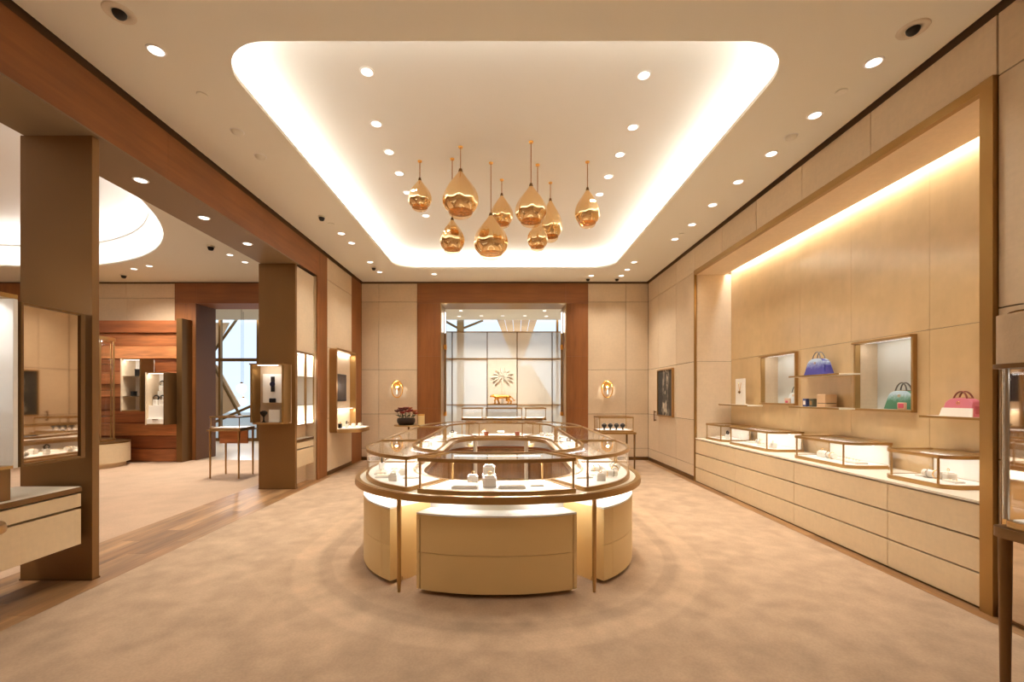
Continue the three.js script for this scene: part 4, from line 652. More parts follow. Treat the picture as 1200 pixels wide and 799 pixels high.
{ // small goods on the shelves and in the boxes
  const card = (name, label, x, y, Z, w, h, d, mat, extra) => { const t = thing(name, label, name.includes('box') ? 'box' : name.includes('purse') ? 'purse' : 'card', [x, y, Z]); part(t, 'body', B(x - d / 2, x + d / 2, y, y + h, Z - w / 2, Z + w / 2, 0.006), mat); for (const [n, g, m] of extra || []) part(t, n, g, m); return t; };
  card('display_card', 'upright cream display card holding a small pendant', 3.84, 1.347, 7.2, 0.26, 0.42, 0.03, M.leather, [['stand', B(3.855, 3.90, 1.347, 1.36, 7.1, 7.3), M.cream], ['pendant_chain', tube([[3.822, 1.70, 7.15], [3.82, 1.58, 7.19], [3.822, 1.70, 7.23]], 0.004, 12, 6), M.gold], ['pendant_stone', (() => { const g = new THREE.OctahedronGeometry(0.03); g.translate(3.818, 1.55, -7.19); return g; })(), M.bronzeD]]);
  card('small_box', 'small blue box on the lower slim shelf', 3.83, 1.357, 5.62, 0.07, 0.10, 0.05, std({ color: 0x4a5488, roughness: 0.5 }), [['label_patch', B(3.8035, 3.806, 1.38, 1.43, 5.60, 5.64), M.leather]]);
  card('small_box', 'small olive-grey box beside the blue one on the lower shelf', 3.83, 1.357, 5.50, 0.07, 0.10, 0.05, std({ color: 0x60604e, roughness: 0.5 }), [['label_patch', B(3.8035, 3.806, 1.38, 1.43, 5.48, 5.52), M.bronze]]);
  { const t = thing('keepsake_box', 'cream keepsake box with a dark slit on the lower shelf', 'box', [3.85, 1.357, 5.30]); const km = std({ color: 0xd8b48c, roughness: 0.6 }); part(t, 'base', B(3.78, 3.92, 1.357, 1.40, 5.22, 5.36, 0.006), km); part(t, 'slit', B(3.785, 3.915, 1.40, 1.406, 5.225, 5.355), M.black); part(t, 'lid', B(3.78, 3.92, 1.406, 1.51, 5.22, 5.36, 0.006), km); }
  card('coin_purse', 'pink coin purse in front of the green handbag', 3.965, 1.357, 4.42, 0.09, 0.07, 0.02, std({ color: 0xe6bfa8, roughness: 0.5 }), [['flap', B(3.950, 3.956, 1.373, 1.418, 4.39, 4.45, 0.002), std({ color: 0xe0607a, roughness: 0.5 })]]);
  card('coin_purse', 'small cream and pink purse in front of the white handbag', 3.965, 1.388, 6.20, 0.12, 0.07, 0.02, std({ color: 0xe8cdb4, roughness: 0.5 }), [['flap', B(3.950, 3.956, 1.394, 1.424, 6.18, 6.23, 0.002), std({ color: 0xd8607a, roughness: 0.5 })]]);
}
// ---- concealed door with handle, painting
{
  const d = struct('door_1', 'concealed cream panelled door with a bronze pull handle', 'door');
  for (const [y0, y1] of [[0.07, 0.27], [0.27, 1.065], [1.065, 2.09]]) part(d, 'panel', B(XR, XR + 0.02, y0 + 0.004, y1 - 0.004, 9.604, ZB - 0.006, 0.003), M.panel);
  part(d, 'handle', merge([B(XR - 0.05, XR - 0.035, 0.93, 1.16, 9.74, 9.765, 0.004), B(XR - 0.036, XR, 0.945, 0.965, 9.745, 9.76), B(XR - 0.036, XR, 1.125, 1.145, 9.745, 9.76)]), M.bronzeD);
  const art = tex(256, 320, (u, v) => { const s = Math.abs(u - 0.5 - 0.18 * (fb(u, v, 2, 1, 3, 1, 2) - 0.5) * 2), m = fb(u, v, 8, 2, 4, 2, 1), k = Math.max(0, Math.min(1, (0.26 - s) * 6)) * (m > 0.47 ? 1 : 0.25), w = 50 + 120 * k * m * 1.8 + 18 * fb(u, v, 32, 0, 2); return [w * 1.02, w * 0.96, w * 0.86]; }, 0.86, 0.98);
  const t = thing('painting', 'framed dark painting with a pale drifting shape beside the concealed door', 'painting', [XR, 1.06, 9.15]);
  const c = B(XR - 0.025, XR - 0.001, 1.085, 2.015, 8.745, 9.555), uv = c.attributes.uv, p = c.attributes.position; for (let i = 0; i < p.count; i++) uv.setXY(i, -p.getZ(i) - 8.72, p.getY(i) - 1.06);
  part(t, 'canvas', c, std({ map: art, roughness: 0.7 }));
  for (const a of [[8.72, 8.745, 1.06, 2.04], [9.555, 9.58, 1.06, 2.04], [8.745, 9.555, 1.06, 1.085], [8.745, 9.555, 2.015, 2.04]]) part(t, 'frame', B(XR - 0.045, XR - 0.001, a[2], a[3], a[0], a[1], 0.003), M.bronze);
}
// ---- wall sconces
for (const [x, who] of [[466, 'the timber-beam side of the portal'], [711, 'the niche side of the portal']]) {
  const X = px(x, ZB), y = py(456, ZB), t = thing('wall_sconce', 'golden oval wall sconce glowing on ' + who, 'wall lamp', [X, y, ZB]);
  const ov = []; for (let k = 0; k < 28; k++) { const a = k / 28 * 2 * Math.PI; ov.push([X + 0.125 * Math.cos(a), y + 0.19 * Math.sin(a), ZB - 0.055]); }
  part(t, 'ring', tube(ov, 0.013, 56, 8, true), M.goldS); for (let k = 0; k < 5; k++) { const a = -0.6 + k * 0.3; part(t, 'petal', rod([X + 0.02 * Math.sin(a), y + 0.02, ZB - 0.07], [X + 0.115 * Math.sin(a * 1.4), y + 0.17 * Math.cos(a), ZB - 0.055], 0.014), M.goldS); }
  part(t, 'back_plate', (() => { const g = new THREE.CylinderGeometry(0.045, 0.045, 0.02, 24); g.rotateX(Math.PI / 2); g.translate(X, y, -(ZB - 0.010)); return g; })(), M.goldS); part(t, 'arm', rod([X, y, ZB - 0.02], [X, y - 0.02, ZB - 0.07], 0.012), M.goldS);
  const g = new THREE.CylinderGeometry(0.018, 0.018, 0.12, 20); g.translate(X, y - 0.06, -(ZB - 0.08)); part(t, 'lamp_tube', metreUV(g), glow(WARM, 0.9)); const l = new THREE.PointLight(WARM, 0.22, 0, 2); l.name = 'sconce_light'; l.position.set(X, y + 0.06, -(ZB - 0.10)); scene.add(l);
}

// ================================================================= LEFT SIDE FURNITURE
for (const [Z, who, n] of [[3.594, 'nearer bronze-brown fin column beside the wall mirror', 0], [7.09, 'farther bronze-brown fin column carrying the small display box', 1]]) {
  const t = thing('fin_column', who, 'column', [(XSL + XL) / 2 - 0.03, 0, Z + 0.03]); part(t, 'shaft', B(XSL - 0.03, -3.335, 0, HEAD - 0.016, Z, Z + 0.065, 0.004), M.fin); part(t, 'shoe', B(XSL - 0.034, -3.331, 0, 0.012, Z - 0.004, Z + 0.069), M.bronzeD);
}
function sideUnit(label, z0, z1, mirrorZ) {              // floating cabinet between fins, front flush with the fins
  const x1 = -3.36, t = thing('wall_cabinet', label, 'cabinet', [-3.6, 0.32, (z0 + z1) / 2]);
  part(t, 'carcass', B(-3.86, x1 - 0.07, 0.33, 0.735, z0, z1), M.bronzeD, 'carcass coloured dark brown for the shade in the drawer gaps'); part(t, 'counter_top', B(-3.87, x1 - 0.004, 0.752, 0.775, z0, z1, 0.003), M.cream); part(t, 'edge_strip', B(x1 - 0.004, x1 + 0.006, 0.735, 0.773, z0, z1, 0.002), M.bronzeD, 'dark bronze counter edge'); part(t, 'rail', B(-3.86, x1 - 0.004, 0.735, 0.752, z0, z1), M.bronzeD);  // shade of the drawer gaps is put into the dark carcass colour
  const cuts = z1 - z0 > 1.2 ? [z0, (z0 + z1) / 2, z1] : [z0, z1];
  for (let i = 0; i + 1 < cuts.length; i++) for (const [y0, y1] of [[0.32, 0.600], [0.618, 0.722]]) part(t, 'drawer', B(x1 - 0.069, x1, y0, y1, cuts[i] + 0.003, cuts[i + 1] - 0.003, 0.003), M.drawer);
  return t;
}
sideUnit('floating cream drawer cabinet fixed to the nearer fin column', 1.6, 3.53);
sideUnit('floating cream drawer cabinet inset beyond the farther fin column', 7.17, 7.84);
{ // small round table reaching into view before the near cabinet
  const X = -3.16, Z = 2.61, t = thing('round_side_table', 'small round bronze side table in front of the near floating cabinet', 'table', [X, 0, Z]);
  const g = lathe([[0, 0.655], [0.14, 0.655], [0.158, 0.67], [0.16, 0.69], [0.156, 0.712], [0.15, 0.72], [0, 0.72]], 40); g.translate(X, 0, -Z); part(t, 'top', metreUV(g), M.bronze); part(t, 'stem', cyl(X, 0.015, 0.655, Z, 0.02), M.bronzeD); part(t, 'foot', cyl(X, 0, 0.015, Z, 0.13, 0.12, 32), M.bronzeD);
}
{ // tall mirror and lit showcase over the near cabinet
  const t = thing('wall_mirror', 'tall bronze-framed mirror beside the nearer fin column', 'mirror', [-3.38, 1.0, 3.3]);
  part(t, 'mirror_glass', B(-3.372, -3.365, 1.02, 2.13, 3.10, 3.515), M.mirror); part(t, 'backing', B(-3.40, -3.373, 1.0, 2.15, 3.08, 3.555), M.bronzeD);
  for (const a of [[3.08, 3.10, 1.0, 2.15], [3.515, 3.555, 1.0, 2.15], [3.10, 3.515, 1.0, 1.02], [3.10, 3.515, 2.13, 2.15]]) part(t, 'frame', B(-3.373, -3.352, a[2], a[3], a[0], a[1], 0.003), M.bronzeD);
  part(t, 'bracket', B(-3.44, -3.401, 1.0, 1.06, 3.1, 3.53), M.bronzeD);
  const v = thing('tall_showcase', 'tall back-lit showcase standing on the near floating cabinet', 'showcase', [-3.6, 0.775, 2.35]);
  part(v, 'base', B(-3.70, -3.40, 0.777, 1.0, 1.75, 3.06, 0.004), M.bronzeD); part(v, 'back', B(-3.70, -3.68, 1.0, 2.16, 1.75, 3.06), M.white, 'white glowing back panel');
  for (const z of [1.75, 3.03]) part(v, 'side', B(-3.68, -3.35, 1.0, 2.16, z, z + 0.03, 0.003), M.white); part(v, 'top', B(-3.70, -3.35, 2.16, 2.19, 1.75, 3.06, 0.003), M.brass); part(v, 'bottom_rail', B(-3.68, -3.35, 1.0, 1.02, 1.78, 3.03), M.brass);
  for (const y of [1.4, 1.78]) part(v, 'glass_shelf', B(-3.67, -3.38, y, y + 0.008, 1.79, 3.02), M.glass); const g = new THREE.PlaneGeometry(1.24, 1.13); g.rotateY(Math.PI / 2); g.translate(-3.352, 1.59, -2.405); part(v, 'glass_front', metreUV(g), M.glass);
  part(v, 'light_bar', B(-3.44, -3.42, 2.145, 2.158, 1.85, 2.96), M.glowStrip); stripLight([-3.43, 2.14, 1.85], [-3.43, 2.14, 2.96], 0.03, [-0.5, -1, 0], WHITE, POWER.vitrine * 1.6);
  part(v, 'top_light', B(-3.62, -3.44, 2.191, 2.2, 3.0, 3.04), M.glowWarm); stripLight([-3.62, 2.215, 3.02], [-3.44, 2.215, 3.02], 0.03, [0, 0.7, -1], WARM, 60);
  const s = thing('display_stand', 'small black earring stand in the tall back-lit showcase', 'stand', [-3.5, 1.789, 2.9]); part(s, 'stem', cyl(-3.5, 1.80, 1.9, 2.9, 0.006), M.black); part(s, 'bar', rod([-3.5, 1.9, 2.84], [-3.5, 1.9, 2.96], 0.008), M.black); part(s, 'foot', cyl(-3.5, 1.789, 1.80, 2.9, 0.03), M.black);
}
{ // inset lit showcases beyond the farther fin
  for (const [z0, z1, who] of [[7.18, 7.50, 'next to the farther fin column'], [7.52, 7.84, 'next to the timber pilaster']]) {
    const t = thing('inset_showcase', 'tall back-lit inset showcase ' + who, 'showcase', [-3.43, 1.0, (z0 + z1) / 2]);
    part(t, 'back', B(-3.498, -3.485, 1.02, 2.19, z0, z1), M.white); for (const z of [z0, z1 - 0.022]) part(t, 'side', B(-3.485, -3.368, 1.0, 2.19, z, z + 0.022), M.white), part(t, 'stile', B(-3.368, -3.35, 1.0, 2.19, z, z + 0.022, 0.003), M.bronze); part(t, 'top', B(-3.485, -3.35, 2.19, 2.21, z0, z1, 0.003), M.bronze); part(t, 'bottom', B(-3.485, -3.35, 1.0, 1.02, z0 + 0.022, z1 - 0.022, 0.003), M.bronze);
    for (const y of [1.33, 1.80]) part(t, 'glass_shelf', B(-3.48, -3.36, y, y + 0.012, z0 + 0.023, z1 - 0.023), M.steel);
    part(t, 'light_bar', B(-3.375, -3.36, 2.178, 2.189, z0 + 0.04, z1 - 0.04), M.glowStrip); stripLight([-3.368, 2.174, z0 + 0.03], [-3.368, 2.174, z1 - 0.03], 0.02, [-0.35, -1, 0], SOFT, 75);
    part(t, 'light_bar', B(-3.375, -3.36, 1.021, 1.03, z0 + 0.04, z1 - 0.04), M.glowStrip); stripLight([-3.368, 1.034, z0 + 0.03], [-3.368, 1.034, z1 - 0.03], 0.02, [-0.35, 1, 0], SOFT, 60);
  }
}
{ // small box on the farther fin
  const Z1 = 7.088, Z0 = 6.80, x0 = px(294, 6.85), x1 = px(333, 6.85), y0 = py(497, 6.85), y1 = py(426, 6.85), ym = py(472, 6.85);
  const t = thing('fin_display_box', 'small lit display box hung on the farther fin column', 'display box', [(x0 + x1) / 2, y0, Z1]);
  part(t, 'back', B(x0, x1, y0, y1, Z1 - 0.02, Z1), M.panel); part(t, 'top', B(x0, x1, y1 - 0.02, y1, Z0, Z1 - 0.02), M.brass); part(t, 'base', EX(roundCorners([[x0, Z0 + 0.03], [(x0 + x1) / 2, Z0 - 0.03], [x1, Z0 + 0.03], [x1, Z1], [x0, Z1]], 0.1, 0.2), y0, y0 + 0.025), M.bronze);
  for (const x of [x0, x1 - 0.03]) part(t, 'side', B(x, x + 0.03, y0 + 0.025, y1 - 0.02, Z0 + 0.03, Z1 - 0.02), M.brass); part(t, 'shelf', B(x0 + 0.03, x1 - 0.03, ym - 0.008, ym, Z0 + 0.05, Z1 - 0.02), M.glass);
  part(t, 'light_bar', B(x0 + 0.1, x1 - 0.1, y1 - 0.03, y1 - 0.021, Z0 + 0.05, Z0 + 0.07), M.glowStrip); stripLight([x0 + 0.1, y1 - 0.034, Z0 + 0.06], [x1 - 0.1, y1 - 0.034, Z0 + 0.06], 0.02, [0, -1, -0.6], SOFT, 40);
  const g = new THREE.PlaneGeometry(x1 - x0 - 0.06, ym - y0 - 0.03); g.translate((x0 + x1) / 2, (ym + y0) / 2 + 0.01, -(Z0 + 0.035)); part(t, 'glass_front', metreUV(g), M.glass);
  const w = thing('watch_display', 'upright cream board with a black watch in the small fin box', 'watch', [px(318, 6.95), ym, 6.98]); const bx = px(318, 6.95), by = py(450, 6.95); part(w, 'board', B(px(306, 6.95), px(331, 6.95), ym + 0.001, py(438, 6.95), 7.0, 7.03, 0.003), M.deck); part(w, 'strap', B(bx - 0.03, bx + 0.03, by - 0.12, by + 0.12, 6.985, 6.998, 0.004), M.black); part(w, 'dial', (() => { const q = new THREE.CylinderGeometry(0.04, 0.04, 0.012, 20); q.rotateX(Math.PI / 2); q.translate(bx, by, -6.98); return q; })(), M.navy); part(w, 'cushion', B(bx - 0.04, bx + 0.06, ym + 0.002, ym + 0.07, 6.95, 6.985, 0.01), M.black);
  const c = thing('greeting_card', 'small white card on the floor of the fin box', 'card', [px(322, 6.95), y0 + 0.025, 6.98]); part(c, 'leaf', B(px(314, 6.95), px(327, 6.95), y0 + 0.027, y0 + 0.22, 6.975, 6.985), M.deck); part(c, 'foot', B(px(314, 6.95), px(327, 6.95), y0 + 0.027, y0 + 0.03, 6.95, 6.975), M.deck);
  const n = thing('necklace_bust', 'tiny black bust beside the white card in the fin box', 'stand', [px(309, 6.95), y0 + 0.025, 6.95]); const q = lathe([[0, 0], [0.03, 0], [0.012, 0.02], [0.01, 0.08], [0.05, 0.13], [0.055, 0.16], [0.02, 0.18], [0, 0.181]], 18); q.translate(px(309, 6.95), y0 + 0.026, -6.95); part(n, 'bust', metreUV(q), M.black);
}
{ // lit frame with tray on the end wall
  const z0 = 8.38, z1 = 9.50, y0 = 0.78, y1 = 2.40, x = XL;
  const t = thing('vanity_frame', 'tall bronze-framed lit alcove with a projecting tray beside the timber pilaster', 'display frame', [x, y0, (z0 + z1) / 2]);
  const poly = roundCorners([[z0, y0], [z1, y0], [z1, y1], [z0, y1]], 0.08), inr = offsetPoly(poly, 0.045);
  part(t, 'frame', EYZ(poly.map(p => [p[0], p[1]]), x + 0.001, x + 0.14, [inr]), M.bronze); part(t, 'back', EYZ(offsetPoly(poly, 0.044), x + 0.002, x + 0.02), M.panel);
  const tp = roundCorners([[x + 0.02, z0 + 0.02], [x + 0.52, z0 + 0.22], [x + 0.52, z1 - 0.2], [x + 0.02, z1 - 0.02]], 0.14, 0.2);
  part(t, 'tray', EX(tp, y0 + 0.0, y0 + 0.07), M.bronze); part(t, 'tray_top', EX(offsetPoly(tp, 0.02), y0 + 0.07, y0 + 0.08), M.deck);
  part(t, 'light_bar', B(x + 0.03, x + 0.05, y1 - 0.07, y1 - 0.055, z0 + 0.1, z1 - 0.1), M.glowStrip); stripLight([x + 0.06, y1 - 0.075, z0 + 0.1], [x + 0.06, y1 - 0.075, z1 - 0.1], 0.03, [-0.1, -1, 0], SOFT, 20);
  const g2 = B(x + 0.03, x + 0.05, y0 + 0.45, y0 + 0.462, z0 + 0.06, z1 - 0.06); part(t, 'glass_shelf', g2, M.glass); stripLight([x + 0.09, y0 + 0.44, z0 + 0.1], [x + 0.09, y0 + 0.44, z1 - 0.1], 0.03, [0, -1, 0], SOFT, 22); part(t, 'light_bar', B(x + 0.08, x + 0.10, y0 + 0.445, y0 + 0.452, z0 + 0.1, z1 - 0.1), M.glowStrip);
  const s = thing('display_screen', 'dark flat screen mounted in the lit alcove', 'screen', [x + 0.03, 1.42, 8.8]); part(s, 'casing', B(x + 0.021, x + 0.05, 1.38, 1.92, 8.50, 9.16, 0.005), M.black); part(s, 'screen_face', B(x + 0.05, x + 0.052, 1.40, 1.90, 8.52, 9.14), M.navy);
  for (let i = 0; i < 3; i++) put(['watch_cuff', 'ring_box', 'bracelet_roll'][i], x + 0.2 + 0.06 * i, y0 + 0.081, 8.75 + 0.22 * i, Math.PI / 2, ['watch on a stand on the alcove tray', 'white ring box on the alcove tray', 'white bracelet roll on the alcove tray'][i]);
  const b = thing('perfume_bottle', 'small dark bottle on the alcove tray', 'bottle', [x + 0.12, y0 + 0.081, 8.62]); part(b, 'flask', B(x + 0.09, x + 0.15, y0 + 0.081, y0 + 0.17, 8.58, 8.66, 0.012), M.black); part(b, 'stopper', cyl(x + 0.12, y0 + 0.17, y0 + 0.2, 8.62, 0.012), M.gold);
}
{ // flower bowl and candle on a small tray table
  const Z = 9.55, X = px(476, Z), y = py(497.5, Z);
  const t = thing('side_table', 'small bronze side table under the flower bowl', 'table', [px(480, Z), 0, Z]); const xm = px(479, Z);
  part(t, 'top', (() => { const g = new THREE.CylinderGeometry(0.31, 0.31, 0.025, 40); g.translate(xm, y - 0.0125, -Z); return metreUV(g); })(), M.bronze); part(t, 'stem', cyl(xm, 0.02, y - 0.025, Z, 0.022), M.bronzeD); part(t, 'foot', cyl(xm, 0, 0.02, Z, 0.2, 0.19, 32), M.bronzeD);
  const b = thing('flower_bowl', 'dark round bowl full of red and brown flowers', 'flower arrangement', [X, y, Z]); const g = lathe([[0, 0], [0.15, 0], [0.19, 0.05], [0.195, 0.1], [0.185, 0.14], [0.17, 0.14], [0.175, 0.1], [0, 0.08]], 32); g.translate(X, y + 0.001, -Z); part(b, 'bowl', metreUV(g), std({ color: 0x2a1a12, roughness: 0.5 }));
  const fm = [0x8a2a20, 0xa8442c, 0x5a2a1c, 0xb86a40, 0x6e1f1c].map(c => std({ color: c, roughness: 0.7 }));
  for (let k = 0; k < 17; k++) { const a = k * 2.4, r = 0.056 * Math.sqrt(k) , fx = X + r * Math.cos(a), fz = Z + r * Math.sin(a), fy = y + 0.2 + 0.13 * Math.cos(r * 5.5) + rr(-0.025, 0.025), gs = []; for (let j = 0; j < 7; j++) { const q = new THREE.SphereGeometry(0.04, 8, 6); q.scale(1, 0.4, 0.6); q.translate(0.036, 0, 0); q.rotateZ(0.6); q.rotateY(j * 0.9); q.translate(fx, fy, -fz); gs.push(q); } const c = new THREE.SphereGeometry(0.016, 8, 6); c.translate(fx, fy + 0.008, -fz); gs.push(c); const bl = part(b, 'blossom', merge(gs), fm[k % 5]); part(bl, 'stem', rod([X + (fx - X) * 0.6, y + 0.09, Z + (fz - Z) * 0.6], [fx, fy, fz], 0.005, 6), M.leaf); }
  for (let k = 0; k < 10; k++) { const a = k * 0.63, q = new THREE.SphereGeometry(0.06, 8, 6); q.scale(1, 0.1, 0.4); q.translate(0.06, 0, 0); q.rotateZ(0.35); q.rotateY(a); q.translate(X + 0.12 * Math.cos(a), y + 0.17, -(Z - 0.12 * Math.sin(a))); part(b, 'leaf', metreUV(q), M.leaf); }
  const cd = thing('candle_jar', 'pale cream candle jar beside the flower bowl', 'candle', [px(493.5, Z), y, Z]); part(cd, 'jar', cyl(px(493.5, Z), y, y + 0.2, Z, 0.075, 0.075, 24), std({ color: 0xf0d69c, roughness: 0.5 })); part(cd, 'lid', cyl(px(493.5, Z), y + 0.2, y + 0.225, Z, 0.078, 0.078, 24), M.goldS);
}
{ // freestanding glass table case by the concealed door side
  const Z0 = 8.75, Z1 = 9.3, x0 = px(700, 8.9), x1 = px(741, 8.9), yt = 0.77;
  const t = thing('table_stand', 'slim bronze table under the glass case near the concealed door', 'table', [(x0 + x1) / 2, 0, 9]); part(t, 'top', B(x0 - 0.03, x1 + 0.03, yt - 0.04, yt, Z0 - 0.03, Z1 + 0.03, 0.006), M.brass); for (const x of [x0, x1]) for (const z of [Z0, Z1]) part(t, 'leg', cyl(x, 0, yt - 0.04, z, 0.014, 0.02), M.bronzeD);
  showcase('table_showcase', 'small glass case with black necklaces near the concealed door', roundCorners(rectP(x0, x1, Z0, Z1), 0.06), yt + 0.002, 0.30, [[x0 + 0.02, Z0 + 0.02], [x1 - 0.02, Z0 + 0.02], [x0 + 0.02, Z1 - 0.02], [x1 - 0.02, Z1 - 0.02]], { leds: [[[x0 + 0.08, Z1 - 0.05], [x1 - 0.08, Z1 - 0.05]]] });
  for (let i = 0; i < 4; i++) { const X = x0 + 0.16 + 0.125 * i, Z = 9.0, y = yt + 0.0325; const n = thing('necklace_bust', 'black necklace bust in the small glass case near the door', 'stand', [X, y, Z], 'busts in the small glass case'); const q = lathe([[0, 0], [0.03, 0], [0.014, 0.015], [0.012, 0.03], [0.05, 0.07], [0.05, 0.10], [0.018, 0.13], [0, 0.131]], 16); q.translate(X, y, -Z); part(n, 'bust', metreUV(q), M.black); const ch = ringG(0.04, 0.004, X, y + 0.095, -Z, 1.2); part(n, 'necklace', metreUV(ch), M.steel); }
}
{ // counter in the display window
  const Z0 = 11.1, Z1 = 11.6, x0 = px(541, 11.2), x1 = px(640, 11.2), y = 0.9;
  const t = thing('window_counter', 'low counter with glass cases in front of the milky partition', 'counter', [(x0 + x1) / 2, 0, 11.35]); part(t, 'body', B(x0 + 0.1, x1 - 0.1, 0.04, y - 0.03, Z0 + 0.06, Z1 - 0.03, 0.005), M.cream); part(t, 'top', B(x0, x1, y - 0.03, y, Z0, Z1, 0.005), M.bronzeD); part(t, 'plinth', B(x0 + 0.15, x1 - 0.15, 0, 0.04, Z0 + 0.1, Z1 - 0.05), M.drawer);
  for (const [a, b, who, dz] of [[541, 566, 'timber-beam side', 0.02], [569, 612, 'middle', 0.0], [615, 640, 'niche side', 0.02]]) showcase('window_showcase', `glass case at the ${who} of the window counter`, roundCorners(rectP(px(a, 11.2), px(b, 11.2), Z0 + dz, Z1 - 0.02), 0.03), y + 0.002, 0.28, [[px(a, 11.2) + 0.02, Z0 + dz + 0.02], [px(b, 11.2) - 0.02, Z0 + dz + 0.02]], { leds: [[[px(a, 11.2) + 0.06, Z1 - 0.07], [px(b, 11.2) - 0.06, Z1 - 0.07]]] });
  for (const s of [-1, 1]) { const X = s > 0 ? PX1 - 0.032 : PX0 + 0.032, l = thing('portal_lamp', `slim upright wall light on the ${s > 0 ? 'niche' : 'timber-beam'} side of the display window reveal`, 'wall lamp', [X, 1.0, 10.7]); part(l, 'back_plate', B(X - 0.02, X + 0.02, 1.1, HEAD - 0.1, 10.72, 10.80), M.brass); part(l, 'lit_face', B(X - 0.012, X + 0.012, 3.0, HEAD - 0.12, 10.7, 10.719), M.glowStrip); part(l, 'collar', B(X - 0.03, X + 0.03, 2.6, 2.72, 10.69, 10.83, 0.006), M.goldS); part(l, 'collar', B(X - 0.03, X + 0.03, 1.0, 1.1, 10.69, 10.83, 0.006), M.goldS); stripLight([X, 3.02, 10.695], [X, HEAD - 0.14, 10.695], 0.024, [-s * 0.3, 0, 1], WHITE, 8); }
}
